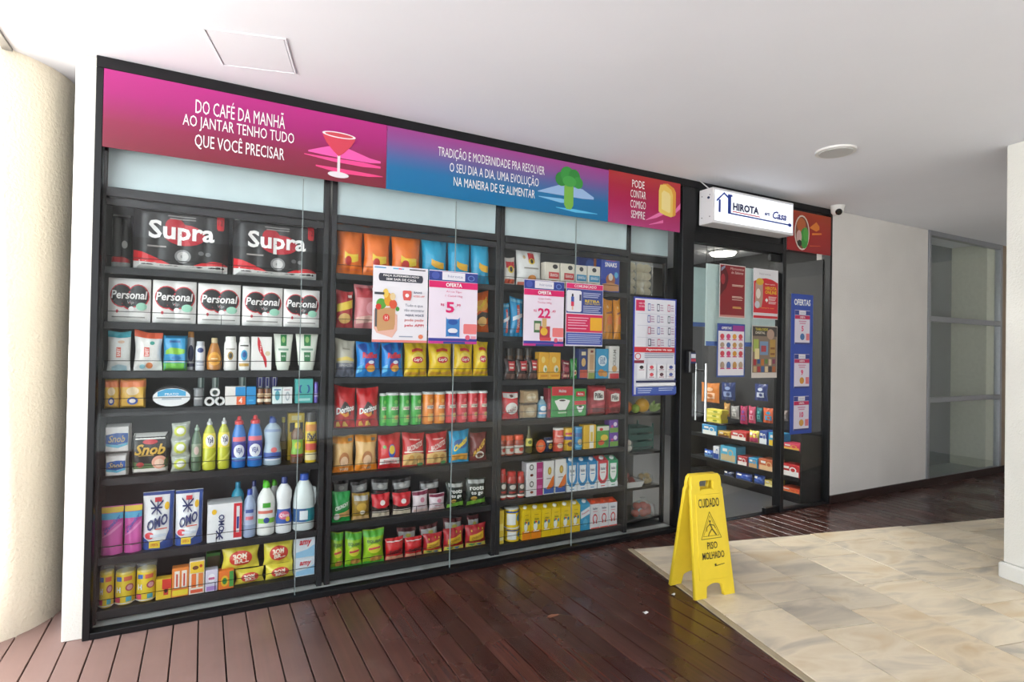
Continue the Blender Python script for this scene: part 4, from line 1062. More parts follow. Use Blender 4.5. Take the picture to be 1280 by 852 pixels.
st('clear_spray', 'lathe', 'a9bccb', 'translucent bleach bottle with navy cap', 'bottle', [r(-.8, .16, .8, .30, '3f5fae'), e(.1, .36, .25, .06, 'd86a6a'), r(-.7, .78, .7, .84, '7a90b4'), r(-.6, .12, .6, .15, 'e4e8f0')], 'bleach_bottle', pf='waist', cap='2f4f9a', cs='bent')
st('brown_bottle', 'lathe', '6a5a3a', 'brown bottle standing at the back', 'bottle', [r(-.6, .3, .6, .5, '9a8a5a')], 'bottle', pf='slim', cap='c8b83a')
st('label_bottle', 'lathe', '6a4a30', 'brown vinegar bottle with green label', 'bottle', [r(-.8, .25, .8, .66, '8ac04a'), e(0, .5, .4, .1, 'e0cc3a'), r(-.8, .2, .8, .26, 'a83a34'), r(-.6, .05, .6, .15, '4a2a1a')], 'vinegar_bottle', pf='waist', cap='e4c83a')
st('yellow_pack', 'box', 'e8c83a', 'yellow pack standing at the back', 'pack', [r(-.8, .6, .8, .8, '2a2a28'), r(-.6, .85, .6, .95, 'f4e8a0')], 'insecticide_pack')
st('insect_can', 'lathe', 'e4c02c', 'yellow insect spray can', 'spray can', [r(-.8, .30, .8, .46, 'd8584a'), r(-.8, .76, .8, .92, 'd88a2a'), r(-.8, .06, .8, .24, 'e8dcae'), l([(-.3, .72), (.1, .56), (.4, .7)], .05, '2a2a28'), t('Raid', 0, .63, 1.0, .16, '2a2a28', .02), r(-.6, .52, .6, .54, '2a2a28')], 'spray_can', pf='aero', cap='2a2826', rc=1.1)
st('pink_pouch', 'pouch', 'dc62b4', 'pink softener pouch with yellow top', 'pouch', [r(-1, .87, 1, .985, 'f0d048'), r(-1, .73, 1, .86, '58b4e0'), s([(-.9, .5, .56), (-.2, .55, .62), (.5, .66, .72), (.95, .7, .74)], 'c44aa0'), s([(-.9, .36, .38), (-.1, .44, .5), (.9, .6, .66)], 'f090d0'), t('Comfort', 0, .63, 1.4, .12, '3a5ac0', .02, 25), r(-.9, .18, .9, .2, '8a8a80')], 'softener_pouch')
st('omo_pouch', 'pouch', 'f0f1f4', 'white and navy laundry pouch', 'pouch', [r(-1, .94, 1, .995, '2a4898'), s([(-.98, 0, .22), (-.5, 0, .14), (0, 0, .10), (.5, 0, .16), (.98, 0, .5)], '2f4f9c'), s([(.72, .2, .95), (.98, .2, .97)], '35549f'), e(.55, .74, .16, .07, 'f0c030'), r(-.25, .82, .2, .9, 'd8303c'), l([(-.55, .86), (.2, .60)], .035, '25306a', .6), l([(-.05, .84), (-.1, .6)], .035, '25306a', .6), l([(.3, .84), (-.45, .62)], .035, '25306a', .6), l([(-.5, .72), (.25, .72)], .03, '25306a', .6), e(-.55, .25, .3, .06, 'e0404c'), r(-.5, .22, .55, .27, 'd8e0ec'), r(-.2, .35, .6, .37, 'd86a5a'), r(-.55, .03, .15, .155, 'f2d43a'),
    t('OMO', -.05, .47, 1.35, .19, '25306a', .035, 10), t('OFERTA', -.2, .09, .5, .05, 'c8482a', .02)], 'laundry_pouch')
st('omo_box', 'box', 'eeeff2', 'white and red laundry powder box', 'box', [r(.5, .06, .98, .98, 'd42a38'), r(.66, .2, .84, .9, 'e9e9ee'), r(.68, .3, .82, .62, '2a3f8a'), e(-.62, .80, .14, .07, 'f0c030'), l([(-.5, .30), (-.1, .08)], .05, '25306a', .8), l([(-.5, .08), (-.1, .30)], .05, '25306a', .8), l([(-.3, .32), (-.3, .06)], .05, '25306a', .8), t('OMO', -.2, .50, .34, .44, '25306a', .03, 90)], 'laundry_box', side='e4e6ea')
st('cyan_bottle', 'lathe', '3fb4d8', 'turquoise ribbed bottle at the back', 'bottle', [], 'softener_bottle', pf='waist', cap='2f9ac4')
st('clear_blue', 'lathe', '9fb0d0', 'pale blue cleaner bottle with blue cap', 'bottle', [r(-.8, .3, .8, .62, 'b4c0dc'), r(-.4, .42, .4, .5, 'd87a8a'), r(-.4, .58, .4, .66, '4a60a8')], 'cleaner_bottle', pf='bottle', cap='2f4fb4')
st('white_green', 'lathe', 'eef0ec', 'white cleaner bottle with bright green cap', 'bottle', [r(-.3, .58, .3, .68, '4aa83a'), r(-.7, .46, .5, .52, 'e07a6a'), r(-.7, .26, .7, .36, '8ad04a'), e(0, .32, .22, .06, '3a4fa0')], 'cleaner_bottle', pf='bottle', cap='5ac82a', cs='bent')
st('white_green_b', 'lathe', 'e0e2de', 'white bottle with green cap at back', 'bottle', [], 'cleaner_bottle', pf='bottle', cap='5ac82a', cs='bent')
st('navy_cap_b', 'lathe', 'a8b4d0', 'pale blue bottle with navy cap at back', 'bottle', [], 'cleaner_bottle', pf='bottle', cap='2a3a80')
st('white_navy', 'lathe', 'eef0f2', 'white bleach bottle with navy cap and label', 'bottle', [r(-.85, .2, .85, .48, '2f55a8'), e(0, .36, .5, .08, 'e06a8a'), e(.3, .28, .2, .05, 'f0c83a'), t('Qboa', 0, .36, .8, .08, 'f6e8ee', .02)], 'bleach_bottle', pf='waist', cap='2a3a80')
st('jug', 'lathe', 'e2ecec', 'large white bleach jug with handle', 'jug', [r(-.9, .18, .9, .44, '2a5f98'), r(.1, .18, .9, .44, '1f8a98'), r(-.3, .22, .2, .40, 'e4ecf0')], 'bleach_jug', pf='jug', cap='2f5ac0', handle=True)
st('yellow_roll', 'wraproll', 'eecf2c', 'yellow wrapped kitchen roll with film top', 'kitchen roll', [r(-.8, .04, -.3, .2, 'd84a6a'), r(.1, .05, .5, .2, '58b4c8'), e(.35, .5, .3, .12, 'b04a58'), e(.35, .5, .2, .08, 'd8a0a8'), r(-.6, .72, -.2, .86, '4a78c0'), r(-.05, .72, .5, .86, 'e06a4a'), t('H', -.4, .45, .3, .18, 'e8ecf0', .04), r(-.9, .0, .9, .03, 'f2f0e4')], 'kitchen_roll')
st('match_box', 'box', 'e8c22a', 'yellow box with red corner', 'box', [r(-.2, .5, .98, .98, 'd83a2a'), r(.0, .2, .6, .55, 'c83a2a'), e(.3, .4, .2, .1, '3a1a10')], 'match_box')
st('candle_box', 'box', 'ee8a3a', 'orange and white striped box', 'box', [r(-.7, .3, -.1, .9, 'f2e8dc'), r(.15, .3, .75, .9, 'f2e8dc'), r(-.5, .36, -.3, .8, 'd0402a'), r(.35, .36, .55, .8, 'd0402a'), r(-.9, .05, .9, .24, 'f0d83a')], 'candle_box')
st('candle_tall', 'box', 'f0e4d4', 'tall orange and cream box', 'box', [r(-.8, .04, .8, .14, 'e05a3a'), r(-.7, .2, -.1, .62, 'ee7a3a'), r(.2, .2, .8, .62, 'ee8a4a'), r(-.9, .64, .9, .98, 'f0c83a'), e(-.2, .80, .4, .06, '6a3a20'), e(.5, .84, .2, .05, 'd04a2a')], 'candle_box')
st('lilac_box', 'box', 'ded8ec', 'lilac and white box', 'box', [e(0, .62, .6, .2, 'f4f2fa'), r(-.8, .05, .8, .25, 'b08ad0'), r(-.5, .55, .5, .66, 'd06a9a')], 'soap_box')
st('coil_box', 'box', 'ee7a2c', 'orange and green box with yellow coil', 'box', [r(.4, .1, .95, .95, '4a9a4a'), e(-.2, .45, .5, .3, 'f0c02a'), e(-.2, .45, .3, .18, '3a8a3a')], 'coil_box')
st('steel_wool', 'bag', 'ecdc50', 'yellow steel wool bag with red oval', 'steel wool', [e(0, .5, .66, .32, 'd84434'), t('BOM', -.05, .60, .8, .2, 'f8ecd8', .04, 8), t('BRIL', .05, .40, .8, .2, 'f8ecd8', .04, 8)], 'steel_wool_bag', ro=.25)
st('soda_box', 'box', 'dfe8f0', 'pale blue box with red lettering', 'box', [s([(-.9, .06, .3), (.2, .06, .4), (.95, .06, .6)], '9cccec'), t('amy', .05, .68, 1.2, .3, 'd02434', .03, 0, .2)], 'soda_box', side='cfdbe6')
st('green_sponge', 'box', '4a9a3a', 'green sponge pack at the back', 'pack', [r(-.9, .5, .9, .9, '6a5a3a'), r(-.8, .2, .8, .4, '7ac04a')], 'sponge_pack')
# snacks
st('orange_bag', 'bag', 'f2791f', 'orange snack bag with yellow patch', 'snack bag', [s([(-.5, .32, .46), (-.2, .26, .40), (.2, .24, .40), (.62, .28, .42)], 'f4cf3a'), e(-.18, .27, .26, .09, 'c8302a'), r(-.8, .08, .8, .12, 'e0651a')], 'snack_bag')
st('blue_bag', 'bag', '1fa8d8', 'bright blue snack bag with yellow patch', 'snack bag', [s([(-.4, .34, .46), (-.1, .28, .42), (.3, .26, .40), (.66, .26, .40)], 'eeb72e'), s([(-.9, .06, .2), (-.6, .04, .14), (.6, .04, .16)], '1a94c4')], 'snack_bag')
st('bacon_bag', 'bag', 'b8383c', 'small red and yellow snack bag', 'snack bag', [s([(-.95, .42, .62), (0, .48, .70), (.95, .56, .78)], 'f0cf4a'), e(-.1, .25, .7, .14, 'e0b46a'), r(.3, .82, .8, .9, 'e8dcd4')], 'snack_bag')
st('pink_bag', 'bag', 'd8848a', 'large pink snack bag left of the app poster', 'snack bag', [r(-.9, .70, .9, .93, 'c0404a'), e(.1, .46, .42, .15, 'e8a0a8'), s([(-.9, .1, .25), (0, .14, .3), (.9, .1, .24)], 'e8b8ac'), r(.2, .86, .6, .94, 'e8e0dc')], 'snack_bag')
st('sky_bag', 'bag', '2a9cd4', 'blue snack bag half hidden between posters', 'snack bag', [e(0, .5, .6, .2, 'f0b82a')], 'snack_bag')
st('cheese_bag', 'bag', 'ee6a1c', 'orange curl snack bag right of offer poster', 'snack bag', [e(0, .66, .8, .14, 'f0a83a'), s([(-.8, .28, .36), (0, .3, .5), (.8, .36, .48)], '3a2a20'), e(.1, .26, .5, .12, 'f2c070'), t('Cheetos', 0, .68, 1.4, .16, 'f4d23a', .03, 25)], 'snack_bag')
st('grey_bag', 'bag', 'c9c6b8', 'cream and grey snack bag', 'snack bag', [r(-.95, .0, .95, .38, '6a6f80'), s([(-.9, .42, .5), (0, .46, .56), (.9, .42, .5)], 'e4cc6a'), t('SENSAÇÕES', 0, .32, 1.4, .1, 'dcdad4', .01), r(-.4, .74, .4, .78, '9a968a')], 'snack_bag')
BLUEC = '1f88dc'
st('ridged_bag', 'bag', BLUEC, 'blue ridged crisp bag with red logo', 'snack bag', [s([(-.9, .84, .9), (-.4, .66, .97), (-.2, .64, .97)], '1a4fa8'), s([(.4, .7, .97), (.8, .84, .95)], '1a4fa8'), s([(-.95, .1, .3), (-.6, .16, .36)], '5ac0f0'), e(0, .42, .44, .20, '2a3fa0'), e(0, .30, .4, .12, 'd8343c'), e(.1, .24, .36, .10, 'eeb048'), e(.1, .42, .24, .05, 'dfe8f4'), t('Ruffles', 0, .62, 1.25, .17, 'e0303c', .04, 0, .1)], 'crisp_bag')
st('yellow_bag', 'bag', 'f0cb1c', 'yellow crisp bag with red logo', 'snack bag', [s([(-.5, .72, .80), (0, .76, .85), (.5, .72, .80)], 'd8402a'), e(0, .55, .55, .17, 'f6dc5a'), e(0, .49, .48, .10, 'c82430'), e(0, .49, .43, .085, 'd83038'), s([(-.9, .04, .14), (0, .06, .12), (.9, .04, .16)], 'e4a82a'), t("Lay's", 0, .49, .72, .12, 'f8f4e8', .03, 0, .2)], 'crisp_bag')
st('red_tortilla', 'bag', 'c81f24', 'red tortilla chip bag', 'snack bag', [s([(-.6, .42, .43), (-.1, .36, .66), (.15, .4, .62), (.5, .3, .5)], '2a1a18'), s([(-.5, .36, .4), (0, .26, .34), (.3, .3, .4)], 'e89a2a'), s([(-.8, .03, .14), (-.6, .03, .16), (-.4, .03, .05)], 'eeb84a'), s([(-.2, .03, .15), (.0, .03, .16), (.3, .03, .05)], 'eeb84a'), t('Doritos', 0, .46, 1.66, .16, 'f6f2f0', .035, 8)], 'tortilla_bag')
def can(nm, c, c2, d): st(nm, 'lathe', c, d, 'crisp can', [e(.25, .75, .24, .06, c2), r(-.2, .1, .75, .34, c2), e(.35, .26, .3, .07, 'e8c06a'), r(-.3, .50, .55, .60, 'f4e8d0'), t('Pringles', .12, .55, .8, .09, '4a1a14', .02), r(-1, .96, 1, 1, 'd8d8d4')], 'crisp_can', pf='can', cap='cdd2d2', cs='lid', lap=.035, rc=1.03)
can('green_can', '3aa83c', '7ac85a', 'green crisp can'); can('orange_can', 'ee8a20', 'f4b04a', 'orange crisp can'); can('red_can', 'd42a34', 'e8686a', 'red crisp can')
st('popcorn_bag', 'bag', 'e8bc7c', 'tan and orange popcorn bag', 'snack bag', [r(-1, .80, 1, .97, 'f09a2a'), e(0, .36, .5, .2, 'b87848'), e(0, .30, .38, .15, 'eac4a0'), r(-1, .0, 1, .17, 'ee8a20'), t('YOKI', 0, .08, .8, .08, 'f8ecd8', .03), r(.4, .84, .8, .92, '8a8a80')], 'popcorn_bag')
st('red_snack', 'bag', 'd0262c', 'red snack bag with blue and yellow emblem', 'snack bag', [e(.1, .52, .32, .2, '3a5ab8'), e(.1, .56, .26, .13, 'f0c83a'), s([(-.9, .12, .3), (0, .16, .34), (.9, .12, .3)], 'f0e8e4'), e(-.55, .66, .14, .05, '6ab04a'), t('TORCIDA', 0, .21, 1.2, .1, 'c8242c', .03)], 'snack_bag')
st('rings_bag', 'bag', 'cc2a30', 'red bag of ring snacks', 'snack bag', [s([(-.95, .04, .36), (-.3, .04, .42), (.3, .04, .42), (.95, .04, .36)], 'e8c07a'), e(-.3, .26, .24, .1, 'd09a50'), e(.4, .24, .26, .1, 'd09a50'), s([(-.9, .42, .46), (0, .44, .48), (.9, .42, .46)], 'f0e0d0'), e(.6, .05, .3, .05, '4a9a5a'), t('BACONZITOS', 0, .62, 1.4, .16, 'f4ddd4', .02, 15), r(-.5, .8, .5, .84, 'f0b8b0')], 'snack_bag')
st('cheetos_blue', 'bag', '1f9fd0', 'blue snack bag with yellow lettering', 'snack bag', [e(0, .60, .7, .15, '1a5a98'), s([(-.8, .06, .26), (0, .1, .3), (.8, .06, .28)], 'e8a83a'), t('Cheetos', 0, .60, 1.4, .2, 'f4d83a', .04, 25)], 'snack_bag')
st('brown_bag', 'bag', '7a3030', 'brown red snack bag with gold lettering', 'snack bag', [e(.0, .22, .5, .14, 'ece4dc'), e(0, .22, .36, .09, '8a4a38'), t('BAKED', 0, .5, 1.4, .18, 'f0bc3a', .03, 35)], 'snack_bag')
st('crunch_green', 'bag', '1f9a48', 'green bread crumb bag', 'bag', [s([(-.9, .34, .56), (.2, .40, .62), (.9, .46, .70)], '17803a'), s([(-.5, .14, .3), (.2, .18, .34), (.95, .16, .42)], 'd8a868'), e(-.55, .2, .3, .12, 'dcd8d0'), t('CRUNCHY', 0, .54, 1.5, .13, 'f2f4ee', .03, 12)], 'crumb_bag')
st('gold_nut', 'bag', '9a7a2a', 'gold and clear nut bag', 'bag', [r(-.8, .74, .8, .92, 'b8b4ac'), e(0, .5, .6, .16, 'c8a03a'), e(.1, .30, .3, .08, 'e8dcc8'), r(-.9, .02, .9, .16, 'd8b078')], 'nut_bag')
st('red_beans', 'bag', '3a2e2a', 'red topped clear bean bag', 'bag', [s([(-.95, .5, .97), (-.4, .40, .97), (.4, .40, .97), (.95, .5, .97)], 'cc1f2c'), e(.1, .62, .28, .11, 'f0e4e0'), r(-.9, .02, .9, .2, 'dccfb8'), r(-.9, .24, .9, .27, 'e8e0d4')], 'bean_bag')
st('white_pink', 'bag', 'e2d4d8', 'white and burgundy snack bag', 'bag', [r(-1, .82, 1, .97, '8a2f4c'), e(.1, .6, .3, .12, 'c87a90'), r(-.5, .3, .5, .34, 'a8506a'), r(-.9, .02, .9, .16, 'd8b8b0')], 'snack_bag')
st('roots_bag', 'bag', '25302a', 'dark vegetable crisp bag with white lettering', 'snack bag', [s([(-.9, .02, .16), (0, .06, .22), (.9, .08, .28)], '7ab83a'), e(-.3, .28, .3, .08, 'c8a04a'), r(-.8, .82, .8, .95, 'b8bab8'), t('roots', 0, .66, 1.4, .15, 'f2f2ee', .025), t('to go', 0, .46, 1.2, .16, 'f2f2ee', .025)], 'snack_bag')
st('silver_bag', 'bag', '5a5658', 'dark silver bag in the back row', 'snack bag', [r(-.9, .70, .9, .9, 'b8b6b6'), r(-.6, .5, .6, .66, '7a2a34'), e(0, .8, .4, .06, 'e8e4e0')], 'snack_bag', me=.4)
st('lime_bag', 'bag', '9ac828', 'lime green snack bag', 'snack bag', [r(-1, .80, 1, .97, '5cb838'), e(.0, .46, .66, .14, 'd8d83c'), s([(-.6, .42, .48), (.6, .46, .52)], 'd04a50'), e(.2, .14, .6, .1, 'd89a4a'), r(-1, .0, 1, .06, '3a9a2a'), t('EQLIBRI', 0, .67, 1.4, .1, '2a4a20', .02)], 'snack_bag')
st('red_nuts', 'bag', 'cc2228', 'red peanut bag with black lettering', 'nut bag', [r(-.95, .03, .95, .2, 'e4a888'), s([(-.9, .26, .4), (0, .3, .5), (.9, .3, .44)], 'b01a20'), r(-.9, .84, .9, .88, 'e8dcd8'), t('Tostado', 0, .42, 1.4, .2, '2a1414', .03, 12)], 'peanut_bag')
st('red_yellow', 'bag', 'b01f28', 'red and yellow peanut bag', 'nut bag', [s([(-.7, .26, .56), (0, .30, .62), (.7, .38, .72)], 'e0b02c'), r(-.95, .02, .95, .2, 'd8cc58'), e(-.4, .1, .3, .07, '3a8a4a'), e(.3, .1, .25, .06, '3a6aa8'), e(-.5, .76, .07, .05, 'f0d04a'), e(.2, .84, .07, .05, 'f0d04a'), e(.6, .8, .06, .04, 'f0d04a'), t('OVINHO', 0, .47, 1.0, .13, '8a5a14', .02, 15)], 'peanut_bag')
st('silver_red', 'bag', '6a3034', 'silver and red bag in back row', 'snack bag', [r(-.9, .60, .9, .85, 'c8c4c0'), e(.1, .7, .3, .08, 'd8c858'), r(-.6, .4, .6, .56, '8a2028')], 'snack_bag', me=.3)
# groceries
st('flour_red', 'bag', 'eae4de', 'white flour bag with red and yellow badge', 'flour', [r(-.7, .60, .7, .84, 'cc2a34'), e(0, .55, .5, .14, 'e8c83a'), e(0, .55, .26, .1, '3a3434'), r(-.8, .05, .8, .2, 'd8583a')], 'flour_bag')
st('flour_white', 'bag', 'e9e8e8', 'large white flour bag with badge', 'flour', [r(-.25, .62, .3, .86, 'cc2a34'), e(.02, .64, .26, .08, 'e8c83a'), e(.02, .64, .12, .06, '3a3434'), e(-.55, .74, .1, .05, 'c8b08a'), r(-.6, .44, .6, .48, '9a9490'), e(.1, .20, .34, .09, 'dc8a3a'), r(-.95, .02, .95, .1, 'd8705a')], 'flour_bag')
st('granola_red', 'box', 'eae2d4', 'cream granola box with red label', 'box', [r(-.5, .36, .9, .62, 'cc3438'), e(.35, .84, .35, .09, '3a3a3c'), e(.2, .16, .6, .14, 'c89a5a'), t('GRANOLA', .2, .5, 1.1, .12, 'f6e4e0', .02)], 'granola_box')
st('granola_blue', 'box', 'eae4da', 'cream granola box with blue label', 'box', [r(-.8, .36, .9, .62, '3a90c0'), e(.0, .84, .35, .09, '3a3a3c'), e(0, .16, .7, .14, 'd8b87a'), t('GRANOLA', .05, .5, 1.3, .12, 'e8f2f8', .02)], 'granola_box')
st('cereal_box', 'box', '2742a4', 'tall blue cereal box', 'box', [e(0, .80, .7, .1, '3a5ac0'), e(0, .32, .5, .16, 'a8603a'), e(0, .4, .24, .1, 'dcd4d0'), s([(-.9, .04, .2), (0, .02, .26), (.9, .04, .2)], 'c88a58'), e(.6, .46, .2, .08, '5ab0dc'), t('Cereal', -.05, .86, 1.0, .08, 'e05a6a', .02), t('SNAKS', 0, .72, 1.3, .12, 'f2f0f4', .03)], 'cereal_box')
st('blue_cereal_b', 'box', '2a3f8a', 'blue cereal box at the back', 'box', [e(.3, .8, .5, .14, '4a6ac0'), r(.7, .6, .98, .98, 'c8703a')], 'cereal_box')
st('toast_blue', 'bag', '2a9cd4', 'light blue tall toast bag', 'toast', [s([(-.2, .1, .8), (.3, .1, .84)], 'd85a4a'), s([(-.8, .4, .5), (.8, .52, .62)], 'e4eef4'), r(-.9, .88, .9, .96, '7ac8e8'), t('Wickbold', 0, .46, .4, .5, 'e8eef2', .01, 90)], 'toast_bag')
st('biscuit_teal', 'bag', '3aa0a8', 'teal biscuit bag partly behind offer poster', 'biscuits', [e(0, .5, .6, .2, 'e0c890')], 'biscuit_bag')
st('orange_tall', 'bag', 'ee9a24', 'tall orange toast bag', 'toast', [e(0, .46, .5, .14, 'e0701f'), e(0, .28, .4, .1, 'c8842a'), s([(-.6, .62, .66), (.6, .66, .72)], '8a4a14'), e(-.3, .8, .2, .04, 'f4c05a')], 'toast_bag')
st('choc_pack', 'bag', '3a2a2a', 'dark chocolate sachet with red label', 'sachet', [r(-.4, .45, .9, .92, 'c8343c'), r(-.3, .55, .5, .64, 'e8dcd4'), r(-.8, .05, .8, .3, '6a4a40'), r(-.3, .74, .6, .8, 'e8c8c0')], 'chocolate_sachet')
st('yellow_box', 'box', 'eeb02a', 'yellow orange tea box', 'box', [e(-.2, .72, .4, .12, 'f4d470'), e(.2, .38, .4, .14, 'e8e0c0'), r(-.7, .1, .7, .16, 'd88a1a'), e(.3, .36, .2, .07, '7a9a4a')], 'tea_box')
st('wine_bag', 'bag', '7a1f30', 'dark red seasoning bag', 'sachet', [e(0, .5, .6, .16, 'b04a5a'), r(-.7, .1, .7, .24, 'd8a090'), r(-.6, .8, .6, .88, 'e0c8c0')], 'seasoning_bag')
st('leaf_bag', 'bag', '2a8a3a', 'green seasoning bag', 'sachet', [e(0, .3, .5, .14, 'e8e0a0'), l([(-.6, .5), (0, .8), (.4, .6), (.7, .9)], .1, '6ac04a'), e(0, .3, .25, .07, 'd8503a')], 'seasoning_bag')
st('navy_biscuit', 'box', '2a3a78', 'navy biscuit box', 'box', [r(-.8, .04, .9, .3, 'c8543a'), e(0, .55, .5, .14, 'd8b070'), r(-.5, .78, .5, .9, 'e8d8b0')], 'biscuit_box')
st('beige_biscuit', 'box', 'd8c0a0', 'beige biscuit box', 'box', [r(-.9, .0, .9, .2, '8a9a4a'), r(-.6, .3, .6, .8, 'c8a078'), r(-.4, .86, .4, .94, '8a3a30')], 'biscuit_box')
st('blue_biscuit', 'box', '2f98c8', 'light blue biscuit box', 'box', [e(0, .60, .7, .18, 'e0eef4'), e(-.2, .2, .5, .12, 'c8843a'), e(.4, .16, .4, .1, 'd89a4a'), t('CLUB', 0, .66, .9, .12, '1f5a98', .03), t('SOCIAL', 0, .54, .9, .1, '1f5a98', .03)], 'biscuit_box')
st('white_biscuit', 'box', 'e9e6e2', 'white biscuit box with red base', 'box', [r(-.9, .0, .9, .16, 'cc3038'), e(0, .3, .5, .1, 'e0a860'), t('CREAM', 0, .64, .6, .5, '8a8480', .01, 90)], 'biscuit_box')
st('brown_jar', 'lathe', '6a4a30', 'brown spice jar at the back', 'jar', [r(-.8, .2, .8, .6, 'c8a878')], 'spice_jar', pf='jar', cap='3a2a20', cs='lid', rc=1.1)
st('sugar_bag', 'bag', 'dc3034', 'red and white sugar bag', 'sugar', [e(0, .40, .75, .22, 'f0eae4'), s([(-.9, .80, .96), (0, .76, .96), (.9, .8, .96)], 'ece6e2'), e(0, .86, .2, .06, '5a3a34'), t('UNIÃO', 0, .36, 1.0, .18, '9a4a40', .02, 15)], 'sugar_bag')
st('grain_bag', 'brick', 'a88f6c', 'beige clear grain bag', 'grain', [e(0, .5, .6, .3, 'c4b090'), r(-.5, .4, .5, .55, 'd8ccb4')], 'grain_bag')
st('small_bottle', 'lathe', '7fa8b8', 'small blue labelled sweetener bottle', 'bottle', [r(-.8, .14, .8, .70, '3a90c0'), e(0, .5, .5, .14, 'e4eef0'), r(-.7, .2, .7, .3, 'e0c8c0')], 'sweetener_bottle', pf='bottle', cap='c8d4d8')
st('wine_box', 'box', '8a1f30', 'narrow dark red box', 'box', [r(-.7, .3, .7, .5, 'c04a58')], 'filter_box')
st('filter_box', 'box', '3a9a48', 'red and green coffee filter box', 'box', [r(-.99, .70, .99, .99, 'd02a34'), s([(-.7, .5, .54), (-.3, .22, .56), (.3, .22, .56), (.7, .5, .54)], 'f0eeea'), e(0, .54, .5, .05, 'f0eeea'), e(0, .54, .3, .03, '3a2218'), r(-.4, .12, .4, .17, 'b8d8b0'), t('Melitta', 0, .85, .7, .1, 'f8eeee', .02)], 'filter_box')
st('filter_small', 'box', '3a9a48', 'smaller red and green coffee filter box', 'box', [r(-.7, .72, .7, .9, 'd02a34'), r(-.95, .42, .95, .56, 'd02a34'), s([(-.6, .34, .36), (-.2, .14, .38), (.2, .14, .38), (.6, .34, .36)], 'f0eeea'), e(0, .36, .3, .04, '4a2a1a'), t('Melitta', 0, .81, .9, .09, 'f8eeee', .02)], 'filter_box')
st('coffee_brick', 'brick', '9a1f26', 'dark red coffee brick with white logo', 'coffee', [r(-.9, .82, .9, .95, 'b8303a'), s([(-.6, .52, .78), (0, .50, .84), (.6, .52, .8)], 'ece6e0'), r(-.7, .1, .7, .24, '6a1418'), s([(-.8, .26, .36), (.8, .36, .46)], 'c04048'), t('Pilão', 0, .66, .9, .18, '2a1a1a', .03)], 'coffee_brick')
st('sauce_jar', 'lathe', 'b04a34', 'tomato sauce jar with orange lid', 'jar', [r(-.9, .1, .9, .62, 'ccc4b8'), e(.2, .36, .4, .14, 'c8402a'), r(-.7, .68, .7, .74, '7a2a1a')], 'sauce_jar', pf='jar', cap='e0562a', cs='lid', rc=1.12)
st('oil_bottle', 'lathe', '5a5428', 'slim olive oil bottle with yellow label', 'bottle', [r(-.9, .3, .9, .62, 'd8cc5a'), e(0, .46, .4, .08, '5a6a2a')], 'oil_bottle', pf='slim', cap='2a2a20')
st('round_tin', 'disc', '2a2a2c', 'round orange tin on edge', 'tin', [e(0, .5, .92, .46, 'e05a34'), e(0, .5, .55, .27, 'ee8a58'), r(-.5, .46, .5, .54, 'd8d0c8')], 'round_tin')
st('navy_sachet', 'bag', '25345c', 'dark blue seasoning sachet', 'sachet', [e(0, .4, .5, .2, 'c8a048'), r(-.7, .68, .7, .8, 'd8d8d4')], 'seasoning_sachet')
st('coral_can', 'lathe', 'e05a4c', 'coral red milk powder can', 'can', [r(-.9, .40, .9, .6, 'e8887a'), e(0, .26, .4, .12, 'e8d0b8'), t('Ninho', 0, .7, .8, .1, 'f4dcd4', .02)], 'food_can', pf='tin', cap='e4e0d8', cs='lid', lap=.03, rc=1.02)
st('choco_can', 'lathe', 'e8ba2a', 'yellow chocolate powder can', 'can', [r(-.9, .5, .9, .66, '3a4a9a'), e(0, .3, .4, .12, '7a4a2a'), r(-.7, .74, .7, .84, 'c83a34')], 'food_can', pf='tin', cap='d8a820', cs='lid', lap=.03, rc=1.02)
st('blue_can', 'lathe', '2f8ec8', 'sky blue chocolate powder can', 'can', [r(-.9, .6, .9, .78, '1f5a9a'), e(0, .36, .4, .14, 'd8c8a0'), r(-.7, .1, .7, .2, '5ab4e0')], 'food_can', pf='tin', cap='58a8d8', cs='lid', lap=.03, rc=1.02)
st('cereal_yellow', 'box', 'e8b82a', 'yellow starch box with white stripe', 'box', [r(-.1, .02, .6, .98, 'ece8dc'), r(.05, .3, .45, .7, 'e0c04a')], 'starch_box')
st('soup_box', 'box', '4f9a3c', 'green and red soup box', 'box', [r(-.98, .78, .98, .98, 'e0dcd0'), e(-.3, .84, .3, .07, 'cc3038'), e(.2, .46, .6, .14, 'e0c03a'), e(-.3, .24, .5, .12, 'd85a3a'), e(.6, .2, .24, .1, '3a7a2a')], 'soup_box')
st('purple_box', 'box', '6a3aa4', 'purple soup box', 'box', [e(.3, .66, .4, .16, 'e8d8f0'), r(-.95, .04, .95, .4, '6a9a3a'), e(-.4, .5, .3, .12, 'c84a90')], 'soup_box')
st('ketchup', 'lathe', 'b0261f', 'dark sauce bottle with red shoulders', 'bottle', [r(-.9, .16, .9, .66, '2a2422'), e(0, .5, .45, .1, 'd8d0c8'), r(-.5, .24, .5, .32, 'c83a30'), r(-.9, .08, .9, .16, 'e8e0d8')], 'sauce_bottle', pf='shampoo', cap='d03a34')
st('tea_box', 'box', 'e9e6e8', 'white and magenta tea box', 'box', [r(.2, .02, .98, .98, 'b02f78'), r(.3, .4, .9, .6, 'd070a8'), e(-.42, .72, .26, .18, '5a5a5c'), e(-.42, .72, .16, .11, 'e0dedc'), e(-.4, .25, .2, .08, '8a3a2a')], 'tea_box', side='c8c4c8')
